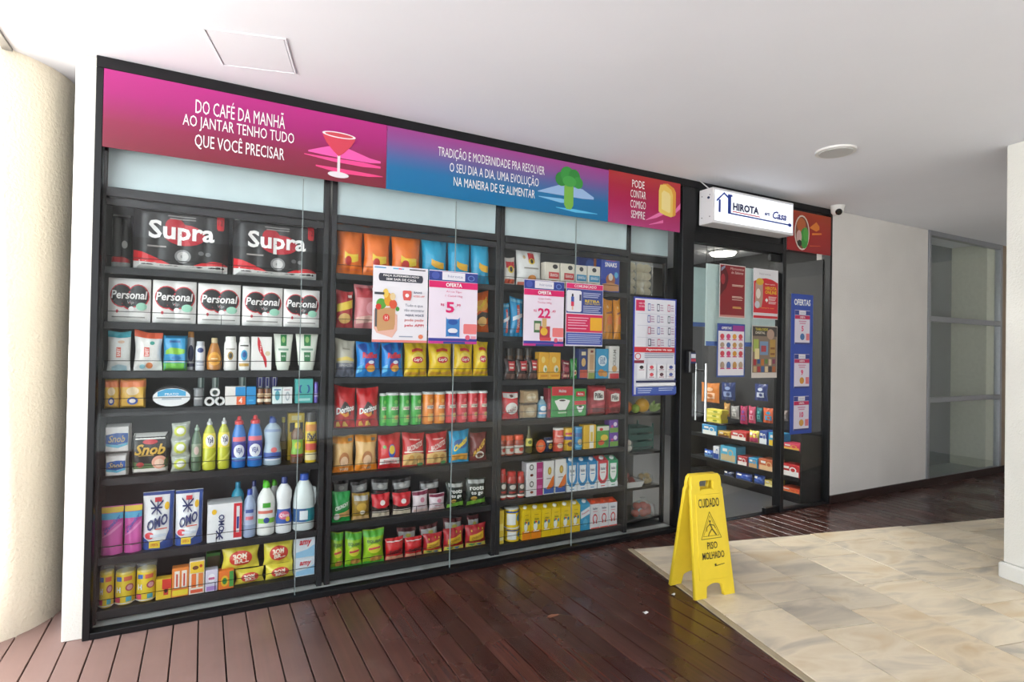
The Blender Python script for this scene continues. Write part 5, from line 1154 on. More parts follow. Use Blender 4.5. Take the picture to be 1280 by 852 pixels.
st('oat_box', 'box', 'e6e4e2', 'white oat box with orange swirl', 'box', [s([(-.95, .03, .2), (0, .03, .16), (.95, .03, .28)], '2f5aa8'), s([(-.4, .16, .2), (.1, .16, .34), (.6, .2, .5), (.95, .26, .56)], 'e8742a'), e(.1, .70, .36, .12, 'b8963a'), e(.1, .70, .22, .07, 'd8b85a'), r(-.5, .46, .4, .49, '9a9694')], 'oat_box')
def milk(nm, c, d): st(nm, 'carton', 'e4e8ec', d, 'carton', [r(-1, .90, 1, 1, c), s([(-1, .34, .96), (-.7, .24, .9), (-.5, .18, .4), (0, .12, .26), (.5, .18, .4), (.7, .24, .9), (1, .34, .96)], c), e(0, .58, .68, .30, 'f0f2f4'), r(-1, .0, 1, .16, 'e8ecf0'), r(-.4, .06, .4, .09, c), t('Italac', 0, .72, .95, .11, '2a2f5a', .02), r(-.4, .56, .4, .585, c)], 'milk_carton', top=c, cap='eef0f2')
milk('milk_blue', '1f8ac8', 'white milk carton with blue chevron'); milk('milk_red', 'd0283c', 'white milk carton with red chevron'); milk('milk_green', '1f9a6a', 'white milk carton with green chevron')
st('yellow_slim', 'box', 'e4c43c', 'slim yellow box', 'box', [r(-.7, .4, .7, .6, 'f0dc7a'), r(-.7, .1, .7, .2, 'e8e0b0')], 'slim_box')
st('powder_can', 'lathe', 'ecc81c', 'yellow milk powder can', 'can', [r(-.75, .15, .1, .75, 'ecece8'), e(.5, .5, .3, .2, '3a78a0'), r(-.9, .8, .9, .9, '2a4a90')], 'powder_can', pf='tin', cap='dcdcd8', cs='lid', lap=.03, rc=1.02)
def juice(nm, b, bot, d): st(nm, 'carton', b, d, 'carton', [r(-1, .0, 1, .3, bot), e(-.15, .44, .4, .15, 'e8ecea'), e(-.3, .58, .2, .06, '4a9a90'), e(.5, .56, .2, .07, '3a78a8'), r(-.6, .26, .6, .29, 'f0e8e0'), t('Ades', .05, .70, .9, .08, '5a6a2a', .02), e(-.1, .6, .2, .04, 'd8503a'), r(-.4, .84, .4, .87, 'c8a418')], 'juice_carton', top=b, cap='f4f2ec')
juice('juice_orange', 'f0cc1c', 'ee8a1c', 'yellow drink carton with orange base'); juice('juice_yellow', 'f0cc1c', 'ecc41a', 'plain yellow drink carton')
st('juice_blue', 'carton', '2f9ac8', 'light blue drink carton with white slash', 'carton', [s([(-1, .45, .72), (1, .62, .9)], 'e4e8ee'), e(0, .3, .5, .14, '58b4dc'), t('Piracanjuba', 0, .68, 1.6, .1, 'd84a5a', .02, 10)], 'juice_carton', top='3aa4d0', cap='eef0f2')
st('milk_omega', 'carton', 'e4e2e6', 'white milk carton with orange top and red ring', 'carton', [e(0, .40, .55, .19, 'd8404a'), e(0, .41, .36, .12, 'e4e2e6'), r(-.5, .2, .5, .25, 'd8404a'), r(-.16, .18, .16, .32, 'e4e2e6'), r(-.98, .0, .98, .05, 'd84a40'), t('Italac', 0, .82, 1.1, .09, '2a2f5a', .02), r(-.5, .68, .5, .71, 'e0909a')], 'milk_carton', top='e0502c', cap='e8502a')

# ------------------------------------------------------------------ stock the shelves
SHN = ['top', 'second', 'third', 'fourth', 'fifth', 'sixth', 'bottom']
ORD = ['leftmost', 'second', 'third', 'fourth', 'fifth', 'sixth']
USED = {}
def make_product(style, W, H, D, loc, label, group=None, rz=0.0, lean=0.0):
    d = ST[style]
    o, fmap = KIND[d['k']](d['o'], W, H, D, d)
    put_prints(d['p'], fmap, o, .30 if d['k'] == 'bag' else .38, base={'bag': .0018, 'rolls': .003, 'pouch': .0018}.get(d['k'], .0012), bump=.5 if d['k'] == 'bag' else 0.0)
    o.location = loc
    o.rotation_euler = (lean, 0, rz)
    assert label not in USED, label
    USED[label] = 1
    tag(o, label, d['c'], group)
    return o
def place(i, n): return '' if n == 1 else ('leftmost' if i == 0 else 'rightmost' if i == n - 1 else 'middle' if n == 3 else ORD[i] + ' from left')
STACK = {'napkin_blue': ['upper', 'lower'], 'sponge_bag': ['lowest', 'middle', 'topmost'], 'tape_roll': ['bottom left', 'bottom right', 'top'],
         'steel_wool': ['lower left', 'lower right', 'upper left', 'upper right'], 'soda_box': ['lower', 'upper'], 'grain_bag': ['lower', 'upper'],
         'purple_box': ['lower', 'upper'], 'tea_box': ['lower', 'upper'], 'powder_can': ['lower', 'upper']}
def stock(rows):
    lanes = {}
    for ri, (style, u_, sh, D, items) in enumerate(rows):
        for ii, it in enumerate(items):
            lanes.setdefault((u_, sh, round(it[4], 3)), []).append([it[0] - it[1] / 2, it[0] + it[1] / 2, it[2], it[2] + it[3], ri, ii])
    for ln in lanes.values():
        ln.sort(key=lambda q: q[0] + q[1])
        for a in range(len(ln)):
            for b in range(a + 1, len(ln)):
                A_, B_ = ln[a], ln[b]
                if min(A_[3], B_[3]) - max(A_[2], B_[2]) > .02 and A_[1] > B_[0] and A_[0] < B_[0]:
                    mid = (A_[1] + B_[0]) / 2; A_[1] = mid; B_[0] = mid
    rows = [(st_, u_, sh, D, list(items)) for st_, u_, sh, D, items in rows]
    for ln in lanes.values():
        for x0, x1, z0, z1, ri, ii in ln:
            it = rows[ri][4][ii]; rows[ri][4][ii] = ((x0 + x1) / 2, x1 - x0, it[2], it[3], it[4])
    for style, u_, sh, D, items in rows:
        d = ST[style]; lo, hi = INNER[u_]; n = len(items)
        tops = {}
        for i, (xc, W, zb, H, yf) in enumerate(items):
            mg = .007 if d['k'] == 'bag' else .001
            a, b = max(xc - W / 2, lo + mg), min(xc + W / 2, hi - mg)
            xc, W = (a + b) / 2, (b - a) * (.975 if d['k'] == 'bag' else .985)
            if d['k'] == 'lathe': D2 = min(D, W) if d.get('sy') is None else D
            else: D2 = D
            if d['k'] in ('lathe', 'wraproll'): D2 = min(max(D, W * .8), W * 1.0)
            if d['k'] == 'bag' and sh > 1: H = min(H, (SHZ[u_][sh - 2] - .038 - zb) / 1.05)
            where = STACK[style][i] + ' one' if style in STACK else place(i, n)
            label = d['d'] + (', ' + where if where else '') + ', on %s shelf of %s unit' % (SHN[sh - 1], UNAME[u_])
            lean = -0.05 if d['k'] == 'bag' else 0
            grp = '%s on the %s shelf of the %s unit' % (d['o'].replace('_', ' ') + 's', SHN[sh - 1], UNAME[u_]) if n > 1 else None
            make_product(style, W, H, D2, (xc, yf + D2 / 2, zb + .0005), label, grp, lean=lean, rz=random.uniform(-.05, .05) if d['k'] in ('bag', 'lathe') else 0)
ROWS = [
    ('supra', 1, 1, 0.24, [(0.343,0.419,1.674,0.306,0.092),(0.778,0.424,1.674,0.301,0.092)]),
    ('supra_back', 1, 1, 0.2, [(0.079,0.086,1.674,0.272,0.192)]),
    ('personal', 1, 2, 0.11, [(0.132,0.172,1.418,0.207,0.092),(0.317,0.187,1.418,0.208,0.092),(0.513,0.194,1.418,0.206,0.092),(0.715,0.196,1.418,0.204,0.092),(0.911,0.189,1.418,0.202,0.092)]),
    ('wipes_cyan', 1, 3, 0.05, [(0.093,0.101,1.187,0.182,0.092)]),
    ('wipes_orange', 1, 3, 0.05, [(0.212,0.119,1.187,0.185,0.092)]),
    ('pad_pack', 1, 3, 0.06, [(0.325,0.101,1.187,0.171,0.092)]),
    ('lotion_navy', 1, 3, 0.045, [(0.39,0.034,1.187,0.193,0.152)]),
    ('lotion_grey', 1, 3, 0.045, [(0.433,0.044,1.187,0.145,0.092)]),
    ('amber_bottle', 1, 3, 0.05, [(0.495,0.072,1.187,0.164,0.092)]),
    ('shampoo_gold', 1, 3, 0.04, [(0.568,0.061,1.187,0.173,0.092)]),
    ('shampoo_blue', 1, 3, 0.04, [(0.632,0.056,1.187,0.173,0.092)]),
    ('ribbon_box', 1, 3, 0.06, [(0.713,0.099,1.187,0.175,0.092)]),
    ('tube_green', 1, 3, 0.05, [(0.82,0.099,1.187,0.192,0.092),(0.94,0.118,1.187,0.195,0.092)]),
    ('pet_sachet', 1, 4, 0.04, [(0.072,0.059,1.01,0.139,0.092),(0.155,0.104,1.01,0.139,0.092)]),
    ('oval_pack', 1, 4, 0.05, [(0.315,0.168,1.01,0.105,0.092)]),
    ('tape_roll', 1, 4, 0.05, [(0.478,0.045,1.01,0.047,0.092),(0.525,0.046,1.01,0.046,0.092),(0.502,0.045,1.055,0.046,0.092)]),
    ('film_roll', 1, 4, 0.05, [(0.429,0.043,1.01,0.089,0.092)]),
    ('patch_box', 1, 4, 0.05, [(0.595,0.096,1.01,0.095,0.092)]),
    ('cyan_box', 1, 4, 0.05, [(0.668,0.047,1.01,0.093,0.092)]),
    ('amber_jar', 1, 4, 0.03, [(0.713,0.033,1.01,0.085,0.092),(0.748,0.034,1.01,0.084,0.092)]),
    ('mint_box', 1, 4, 0.04, [(0.794,0.048,1.01,0.089,0.092)]),
    ('white_box', 1, 4, 0.04, [(0.844,0.049,1.01,0.088,0.092)]),
    ('teal_box', 1, 4, 0.05, [(0.928,0.091,1.01,0.131,0.092)]),
    ('purple_tube', 1, 4, 0.03, [(0.991,0.021,1.01,0.113,0.092)]),
    ('navy_carton', 1, 4, 0.03, [(0.719,0.034,1.01,0.145,0.212),(0.755,0.033,1.01,0.145,0.212),(0.79,0.032,1.01,0.144,0.212)]),
    ('striped_carton', 1, 4, 0.03, [(0.439,0.031,1.01,0.147,0.212),(0.505,0.031,1.01,0.146,0.212),(0.633,0.033,1.01,0.145,0.212)]),
    ('napkin_blue', 1, 5, 0.1, [(0.099,0.112,0.798,0.136,0.092),(0.096,0.094,0.688,0.109,0.092)]),
    ('napkin_black', 1, 5, 0.12, [(0.229,0.161,0.688,0.198,0.092)]),
    ('sponge_bag', 1, 5, 0.07, [(0.358,0.085,0.688,0.076,0.092),(0.356,0.085,0.764,0.084,0.092),(0.356,0.082,0.848,0.079,0.092)]),
    ('green_bottle', 1, 5, 0.055, [(0.426,0.049,0.688,0.227,0.092)]),
    ('detergent', 1, 5, 0.055, [(0.482,0.062,0.688,0.255,0.092),(0.547,0.058,0.688,0.257,0.092)]),
    ('blue_cleaner', 1, 5, 0.06, [(0.617,0.069,0.688,0.262,0.092),(0.693,0.074,0.688,0.264,0.092)]),
    ('clear_spray', 1, 5, 0.06, [(0.779,0.091,0.688,0.25,0.092)]),
    ('brown_bottle', 1, 5, 0.04, [(0.841,0.04,0.688,0.237,0.192)]),
    ('label_bottle', 1, 5, 0.05, [(0.901,0.067,0.688,0.215,0.092)]),
    ('yellow_pack', 1, 5, 0.05, [(0.907,0.087,0.688,0.257,0.202)]),
    ('insect_can', 1, 5, 0.05, [(0.972,0.064,0.688,0.272,0.092)]),
    ('pink_pouch', 1, 6, 0.07, [(0.083,0.092,0.324,0.223,0.092),(0.179,0.094,0.324,0.222,0.092)]),
    ('omo_pouch', 1, 6, 0.1, [(0.259,0.155,0.324,0.271,0.092),(0.401,0.123,0.324,0.266,0.092)]),
    ('omo_box', 1, 6, 0.12, [(0.56,0.16,0.324,0.19,0.092)]),
    ('cyan_bottle', 1, 6, 0.06, [(0.624,0.066,0.324,0.262,0.212)]),
    ('clear_blue', 1, 6, 0.06, [(0.674,0.065,0.324,0.245,0.092)]),
    ('white_green', 1, 6, 0.06, [(0.754,0.09,0.324,0.278,0.092)]),
    ('white_navy', 1, 6, 0.06, [(0.842,0.082,0.324,0.294,0.092)]),
    ('jug', 1, 6, 0.08, [(0.945,0.115,0.324,0.299,0.092)]),
    ('white_green_b', 1, 6, 0.06, [(0.807,0.069,0.324,0.253,0.222)]),
    ('navy_cap_b', 1, 6, 0.06, [(0.703,0.056,0.324,0.26,0.222)]),
    ('yellow_roll', 1, 7, 0.1, [(0.068,0.06,0.081,0.186,0.092),(0.142,0.081,0.081,0.172,0.092),(0.229,0.087,0.081,0.168,0.092)]),
    ('match_box', 1, 7, 0.05, [(0.298,0.07,0.081,0.098,0.092)]),
    ('candle_box', 1, 7, 0.05, [(0.37,0.073,0.081,0.14,0.092)]),
    ('candle_tall', 1, 7, 0.05, [(0.441,0.068,0.081,0.163,0.092)]),
    ('lilac_box', 1, 7, 0.05, [(0.506,0.056,0.081,0.107,0.092)]),
    ('coil_box', 1, 7, 0.05, [(0.572,0.071,0.081,0.092,0.092)]),
    ('steel_wool', 1, 7, 0.07, [(0.682,0.14,0.081,0.073,0.092),(0.828,0.147,0.081,0.076,0.092),(0.638,0.18,0.163,0.123,0.092),(0.82,0.153,0.16,0.121,0.092)]),
    ('soda_box', 1, 7, 0.08, [(0.952,0.106,0.081,0.095,0.092),(0.949,0.106,0.176,0.117,0.092)]),
    ('green_sponge', 1, 7, 0.06, [(0.515,0.067,0.081,0.151,0.212)]),
    ('orange_bag', 2, 1, 0.09, [(1.163,0.156,1.722,0.279,0.092),(1.32,0.169,1.722,0.28,0.092),(1.496,0.198,1.722,0.289,0.092)]),
    ('blue_bag', 2, 1, 0.09, [(1.667,0.174,1.722,0.276,0.092),(1.834,0.156,1.722,0.282,0.092),(1.979,0.145,1.722,0.288,0.092)]),
    ('bacon_bag', 2, 2, 0.07, [(1.141,0.102,1.422,0.205,0.092)]),
    ('pink_bag', 2, 2, 0.08, [(1.277,0.179,1.422,0.257,0.092)]),
    ('sky_bag', 2, 2, 0.08, [(1.546,0.195,1.422,0.244,0.092)]),
    ('cheese_bag', 2, 2, 0.08, [(1.985,0.147,1.422,0.272,0.092)]),
    ('grey_bag', 2, 3, 0.08, [(1.148,0.116,1.146,0.206,0.092)]),
    ('ridged_bag', 2, 3, 0.08, [(1.281,0.147,1.146,0.198,0.092),(1.421,0.14,1.146,0.198,0.092)]),
    ('yellow_bag', 2, 3, 0.09, [(1.564,0.15,1.146,0.199,0.092),(1.72,0.158,1.146,0.202,0.092),(1.871,0.14,1.146,0.206,0.092),(1.993,0.109,1.146,0.216,0.092)]),
    ('red_tortilla', 2, 4, 0.08, [(1.152,0.123,0.863,0.225,0.092),(1.28,0.129,0.863,0.218,0.092)]),
    ('green_can', 2, 4, 0.075, [(1.373,0.041,0.863,0.186,0.122),(1.424,0.074,0.863,0.191,0.092),(1.494,0.062,0.863,0.189,0.092),(1.565,0.069,0.863,0.188,0.092)]),
    ('orange_can', 2, 4, 0.075, [(1.641,0.07,0.863,0.192,0.092),(1.714,0.071,0.863,0.19,0.092)]),
    ('red_can', 2, 4, 0.075, [(1.788,0.067,0.863,0.192,0.092),(1.861,0.07,0.863,0.191,0.092),(1.933,0.069,0.863,0.192,0.092),(2.002,0.063,0.863,0.191,0.092)]),
    ('popcorn_bag', 2, 5, 0.08, [(1.149,0.122,0.614,0.206,0.092),(1.277,0.128,0.614,0.202,0.092)]),
    ('red_snack', 2, 5, 0.08, [(1.413,0.141,0.614,0.195,0.092)]),
    ('rings_bag', 2, 5, 0.08, [(1.559,0.143,0.614,0.193,0.092),(1.706,0.144,0.614,0.187,0.092)]),
    ('cheetos_blue', 2, 5, 0.08, [(1.853,0.138,0.614,0.192,0.092)]),
    ('brown_bag', 2, 5, 0.08, [(1.985,0.119,0.614,0.172,0.092)]),
    ('crunch_green', 2, 6, 0.06, [(1.14,0.108,0.34,0.164,0.092)]),
    ('gold_nut', 2, 6, 0.06, [(1.251,0.105,0.34,0.144,0.092)]),
    ('red_beans', 2, 6, 0.06, [(1.365,0.116,0.34,0.134,0.092),(1.49,0.12,0.34,0.128,0.092)]),
    ('white_pink', 2, 6, 0.06, [(1.604,0.1,0.34,0.123,0.092),(1.71,0.105,0.34,0.096,0.092)]),
    ('roots_bag', 2, 6, 0.06, [(1.828,0.121,0.34,0.152,0.092),(1.968,0.145,0.34,0.163,0.092)]),
    ('silver_bag', 2, 6, 0.05, [(1.163,0.091,0.34,0.2,0.212),(1.269,0.103,0.34,0.185,0.212),(1.392,0.106,0.34,0.183,0.212),(1.527,0.125,0.34,0.175,0.212),(1.705,0.137,0.34,0.149,0.212)]),
    ('lime_bag', 2, 7, 0.07, [(1.123,0.077,0.083,0.194,0.092),(1.216,0.098,0.083,0.183,0.092),(1.33,0.124,0.083,0.185,0.092)]),
    ('red_nuts', 2, 7, 0.06, [(1.452,0.113,0.083,0.122,0.092),(1.568,0.111,0.083,0.11,0.092)]),
    ('red_yellow', 2, 7, 0.06, [(1.688,0.123,0.083,0.115,0.092),(1.824,0.138,0.083,0.13,0.092),(1.975,0.153,0.083,0.132,0.092)]),
    ('silver_red', 2, 7, 0.05, [(1.558,0.121,0.083,0.136,0.202),(1.701,0.126,0.083,0.136,0.202),(1.861,0.131,0.083,0.156,0.202),(2.022,0.125,0.083,0.156,0.202)]),
    ('flour_red', 3, 1, 0.07, [(2.178,0.093,1.733,0.176,0.092)]),
    ('flour_white', 3, 1, 0.08, [(2.335,0.209,1.733,0.252,0.092)]),
    ('granola_red', 3, 1, 0.06, [(2.486,0.126,1.733,0.169,0.092),(2.612,0.114,1.733,0.171,0.092)]),
    ('granola_blue', 3, 1, 0.06, [(2.724,0.097,1.733,0.169,0.092),(2.833,0.107,1.733,0.171,0.092)]),
    ('cereal_box', 3, 1, 0.06, [(2.976,0.165,1.733,0.267,0.092)]),
    ('blue_cereal_b', 3, 1, 0.05, [(2.847,0.155,1.733,0.25,0.192)]),
    ('toast_blue', 3, 2, 0.06, [(2.158,0.059,1.4,0.211,0.092),(2.239,0.097,1.4,0.249,0.092)]),
    ('orange_tall', 3, 2, 0.06, [(2.982,0.096,1.4,0.29,0.092),(3.077,0.085,1.4,0.308,0.092)]),
    ('biscuit_teal', 3, 2, 0.06, [(2.387,0.117,1.4,0.234,0.092),(2.517,0.127,1.4,0.241,0.092)]),
    ('choc_pack', 3, 3, 0.04, [(2.191,0.084,1.121,0.129,0.092),(2.28,0.086,1.121,0.129,0.092),(2.366,0.078,1.121,0.135,0.092)]),
    ('yellow_box', 3, 3, 0.06, [(2.435,0.081,1.121,0.181,0.092),(2.523,0.09,1.121,0.18,0.092)]),
    ('wine_bag', 3, 3, 0.04, [(2.621,0.068,1.121,0.125,0.092)]),
    ('leaf_bag', 3, 3, 0.04, [(2.691,0.064,1.121,0.137,0.092)]),
    ('navy_biscuit', 3, 3, 0.05, [(2.752,0.077,1.121,0.208,0.092)]),
    ('beige_biscuit', 3, 3, 0.05, [(2.824,0.059,1.121,0.211,0.092)]),
    ('blue_biscuit', 3, 3, 0.05, [(2.917,0.109,1.121,0.21,0.092)]),
    ('white_biscuit', 3, 3, 0.05, [(3.023,0.091,1.121,0.23,0.092)]),
    ('brown_jar', 3, 3, 0.05, [(2.24,0.064,1.121,0.201,0.192),(2.318,0.065,1.121,0.203,0.192),(2.388,0.062,1.121,0.204,0.192)]),
    ('sugar_bag', 3, 4, 0.07, [(2.205,0.129,0.866,0.171,0.092)]),
    ('grain_bag', 3, 4, 0.07, [(2.337,0.121,0.866,0.094,0.092),(2.347,0.135,0.962,0.09,0.092)]),
    ('small_bottle', 3, 4, 0.05, [(2.439,0.079,0.866,0.14,0.092)]),
    ('wine_box', 3, 4, 0.06, [(2.48,0.029,0.866,0.194,0.092)]),
    ('filter_box', 3, 4, 0.05, [(2.586,0.173,0.866,0.207,0.092)]),
    ('filter_small', 3, 4, 0.05, [(2.733,0.103,0.866,0.188,0.092)]),
    ('coffee_brick', 3, 4, 0.06, [(2.889,0.15,0.866,0.208,0.092),(3.033,0.125,0.866,0.182,0.092)]),
    ('sauce_jar', 3, 5, 0.05, [(2.142,0.046,0.636,0.128,0.092),(2.199,0.06,0.636,0.125,0.092),(2.269,0.071,0.636,0.125,0.092)]),
    ('oil_bottle', 3, 5, 0.035, [(2.352,0.05,0.636,0.173,0.112)]),
    ('round_tin', 3, 5, 0.06, [(2.422,0.08,0.636,0.091,0.092)]),
    ('navy_sachet', 3, 5, 0.05, [(2.499,0.07,0.636,0.093,0.092)]),
    ('coral_can', 3, 5, 0.055, [(2.577,0.078,0.636,0.155,0.092)]),
    ('choco_can', 3, 5, 0.055, [(2.66,0.078,0.636,0.153,0.092)]),
    ('blue_can', 3, 5, 0.05, [(2.74,0.068,0.636,0.155,0.092)]),
    ('cereal_yellow', 3, 5, 0.06, [(2.817,0.112,0.636,0.166,0.092)]),
    ('soup_box', 3, 5, 0.06, [(2.932,0.108,0.636,0.154,0.092)]),
    ('purple_box', 3, 5, 0.06, [(3.029,0.079,0.636,0.098,0.092),(3.027,0.079,0.734,0.094,0.092)]),
    ('ketchup', 3, 6, 0.05, [(2.154,0.05,0.356,0.193,0.092),(2.22,0.073,0.356,0.171,0.092),(2.287,0.052,0.356,0.165,0.092)]),
    ('tea_box', 3, 6, 0.07, [(2.382,0.125,0.356,0.112,0.092),(2.38,0.125,0.468,0.109,0.092)]),
    ('oat_box', 3, 6, 0.06, [(2.49,0.082,0.356,0.223,0.092),(2.583,0.088,0.356,0.227,0.092)]),
    ('milk_blue', 3, 6, 0.07, [(2.676,0.083,0.356,0.223,0.092),(2.763,0.081,0.356,0.218,0.092),(2.846,0.078,0.356,0.215,0.092)]),
    ('milk_red', 3, 6, 0.07, [(2.936,0.087,0.356,0.215,0.092)]),
    ('milk_green', 3, 6, 0.07, [(3.027,0.083,0.356,0.21,0.092)]),
    ('yellow_slim', 3, 7, 0.06, [(2.137,0.043,0.078,0.212,0.092)]),
    ('powder_can', 3, 7, 0.1, [(2.244,0.107,0.078,0.09,0.092),(2.241,0.107,0.168,0.126,0.092)]),
    ('juice_orange', 3, 7, 0.07, [(2.315,0.08,0.078,0.213,0.092),(2.397,0.078,0.078,0.209,0.092)]),
    ('juice_yellow', 3, 7, 0.07, [(2.477,0.072,0.078,0.206,0.092),(2.552,0.072,0.078,0.204,0.092),(2.631,0.077,0.078,0.203,0.092),(2.711,0.075,0.078,0.202,0.092)]),
    ('juice_blue', 3, 7, 0.07, [(2.792,0.077,0.078,0.203,0.092)]),
    ('milk_omega', 3, 7, 0.07, [(2.874,0.075,0.078,0.194,0.092),(2.952,0.073,0.078,0.191,0.092),(3.031,0.077,0.078,0.188,0.092)]),
]
stock(ROWS)
# ------------------------------------------------------------------ produce beside the door
def blob(nm, r_, mat, loc, sz=(1, 1, 1), parent=None, n=12, dim=.0):
    m_ = MB(); prof = []
    for i in range(n + 1):
        a = math.pi * i / n
        rr = max(r_ * math.sin(a), .0006)
        prof.append((rr, r_ - r_ * math.cos(a) - (dim * r_ * math.exp(-((a - math.pi) / .5) ** 2))))
    m_.lathe(prof, mat, 16)
    o = m_.build(nm, parent, loc, smooth=True); o.scale = sz
    return o
def bread(x_, y_, z_, label, tw, n_):
    o = empty('bread_bag', (x_, y_, z_)); tag(o, label, 'bread', 'bread bags')
    BM = M('d9c7a4', .6, 0, .1, 20)
    for j in range(n_):
        for ix in (-1, 1):
            blob('bread_roll', .042, BM, (ix * .034, 0, j * .062), (.9, 1.1, .85), o)
    f_ = MB(); f_.lathe([(.068, .0), (.078, .03), (.078, n_ * .062), (.05, n_ * .062 + .03), (.016, n_ * .062 + .05), (.03, n_ * .062 + .075)], FILM, 18)
    f_.build('film_bag', o, smooth=True)
    t_ = MB(); t_.lathe([(.019, 0), (.019, .008)], M(tw, .5), 12, 1, 0, 0, n_ * .062 + .046); t_.build('tie', o)
bread(3.30, .31, 1.7455, 'clear bag of pale bread rolls, left one on produce top shelf', 'c8b898', 4)
bread(3.475, .33, 1.7455, 'clear bag of pale bread rolls with blue tie, right one', '6aa8d0', 4)
for i, (fx, fy, c, nm, lb) in enumerate(((3.285, .27, 'ee7a1c', 'orange', 'orange fruit at left of the produce shelf'), (3.355, .25, '9ab82a', 'lime', 'green lime between the orange and melon'), (3.44, .27, 'eeb02c', 'melon', 'yellow melon on the produce shelf'), (3.36, .345, 'e89a24', 'orange', 'orange fruit lying behind the lime'))):
    o = blob(nm, [.04, .034, .055, .04][i], M(c, .4, 0, .06, 30, bump=.3, bscale=300), (fx, fy, .8455)); tag(o, lb, 'fruit')
    s_ = MB(); s_.lathe([(.004, 0), (.003, .006)], M('5a6a2a', .7), 8, 1, 0, 0, [.08, .068, .11, .08][i] - .001); s_.build('stem', o)
lk = empty('leek_bunch', (3.545, .285, .8455)); tag(lk, 'bunch of pale green leaves at the produce shelf end', 'vegetable')
for j in range(7):
    a = -.45 + j * .24
    lf = MB(); L = .085 + .02 * (j % 3)
    vs = []; 
    for q in range(7):
        f = q / 6; wd = .016 * math.sin(math.pi * (.12 + .85 * f))
        cx_, cz_ = math.sin(a) * L * f, math.cos(a) * L * f * (1 - .3 * f * f) + .003
        for sg_ in (-1, 1):
            vs.append((cx_ + sg_ * wd * math.cos(a), -.03 * f - .002 * j, max(cz_ - sg_ * wd * math.sin(a), .001)))
            vs.append((cx_ + sg_ * wd * math.cos(a), -.03 * f - .002 * j + .0015, max(cz_ - sg_ * wd * math.sin(a), .001)))
    fs = []
    for q in range(6):
        b0 = q * 4
        fs += [(b0, b0 + 4, b0 + 6, b0 + 2), (b0 + 1, b0 + 3, b0 + 7, b0 + 5), (b0, b0 + 1, b0 + 5, b0 + 4), (b0 + 2, b0 + 6, b0 + 7, b0 + 3)]
    lf.add(vs, fs, M(['a8c078', 'c4d29a', '8aaa58'][j % 3], .5)); lf.build('leaf', lk)
# teal tray crate
cr = empty('produce_crate', (3.45, .38, .5555)); tag(cr, 'dark teal plastic produce crate on middle produce shelf', 'crate')
TEAL = M('2f5f58', .45, 0, .04)
def cp(nm, b): m_ = MB(); m_.box(*b, TEAL, .002); m_.build(nm, cr)
cp('crate_floor', (-.12, .12, -.09, .09, 0, .006))
for i in range(3):
    z = .02 + i * .055
    cp('slat', (-.12, .12, -.096, -.09, z, z + .04)); cp('slat', (-.12, .12, .09, .096, z, z + .04)); cp('slat', (-.126, -.12, -.09, .09, z, z + .04)); cp('slat', (.12, .126, -.09, .09, z, z + .04))
for sx in (-.126, .114):
    for sy_ in (-.096, .084): cp('corner_post', (sx, sx + .012, sy_, sy_ + .012, 0, .2))
def lumps(nm, x_, y_, z_, label, cat, mat, pts, r_, item, film=True):
    o = empty(nm, (x_, y_, z_)); tag(o, label, cat)
    for p_ in pts: blob(item, r_, mat, p_, (1, 1, .95), o, 10, .12)
    if film:
        xs = [p_[0] for p_ in pts]; zs = [p_[2] for p_ in pts]
        m_ = MB(); R = (max(xs) - min(xs)) / 2 + r_ * 1.15; h = max(zs) + r_ * 2
        m_.lathe([(R * .85, -.0), (R, h * .3), (R * .9, h * .8), (R * .4, h * 1.05), (R * .1, h * 1.15), (R * .22, h * 1.3)], FILM, 18, .75, sum(xs) / len(xs), 0, 0)
        m_.build('film_bag', o, smooth=True)
    return o
garl = M('dcd2c8', .5, 0, .06)
lumps('garlic_bag', 3.27, .25, .5555, 'clear bag of white garlic bulbs on the produce shelf', 'vegetable', garl, [(-.03, 0, 0), (.03, .01, 0), (0, -.02, .045)], .028, 'garlic_bulb')
tr = empty('foam_tray', (3.32, .27, .2905)); tag(tr, 'white foam tray of pink onions on lower produce shelf', 'tray')
m_ = MB(); m_.add([(-.075, -.06, 0), (.075, -.06, 0), (.075, .06, 0), (-.075, .06, 0), (-.09, -.075, .045), (.09, -.075, .045), (.09, .075, .045), (-.09, .075, .045), (-.083, -.068, .045), (.083, -.068, .045), (.083, .068, .045), (-.083, .068, .045), (-.07, -.055, .004), (.07, -.055, .004), (.07, .055, .004), (-.07, .055, .004)],
          [(3, 2, 1, 0), (0, 1, 5, 4), (1, 2, 6, 5), (2, 3, 7, 6), (3, 0, 4, 7), (4, 5, 9, 8), (5, 6, 10, 9), (6, 7, 11, 10), (7, 4, 8, 11), (8, 9, 13, 12), (9, 10, 14, 13), (10, 11, 15, 14), (11, 8, 12, 15), (12, 13, 14, 15)], M('e8e6e6', .6)); m_.build('tray', tr)
ON = M('a85a58', .35, 0, .1, 20)
for p_ in ((-.04, 0, .006), (.02, -.015, .006), (.05, .03, .006), (-.01, .02, .048)): blob('onion', .026, ON, p_, (1, 1, 1), tr)
lumps('potato_bag', 3.49, .28, .2905, 'clear bag of small golden potatoes beside the foam tray', 'vegetable', M('c8a464', .55, 0, .1), [(-.045, 0, 0), (0, -.01, 0), (.042, .005, 0), (-.02, .02, .035), (.025, .01, .035)], .023, 'potato')
lumps('tomato_bag', 3.26, .37, .0555, 'clear bag of tomatoes on bottom produce shelf, left one', 'vegetable', M('b04a34', .25, 0, .08), [(-.03, 0, 0), (.03, 0, 0), (0, .02, .05), (-.01, -.02, .09)], .03, 'tomato')
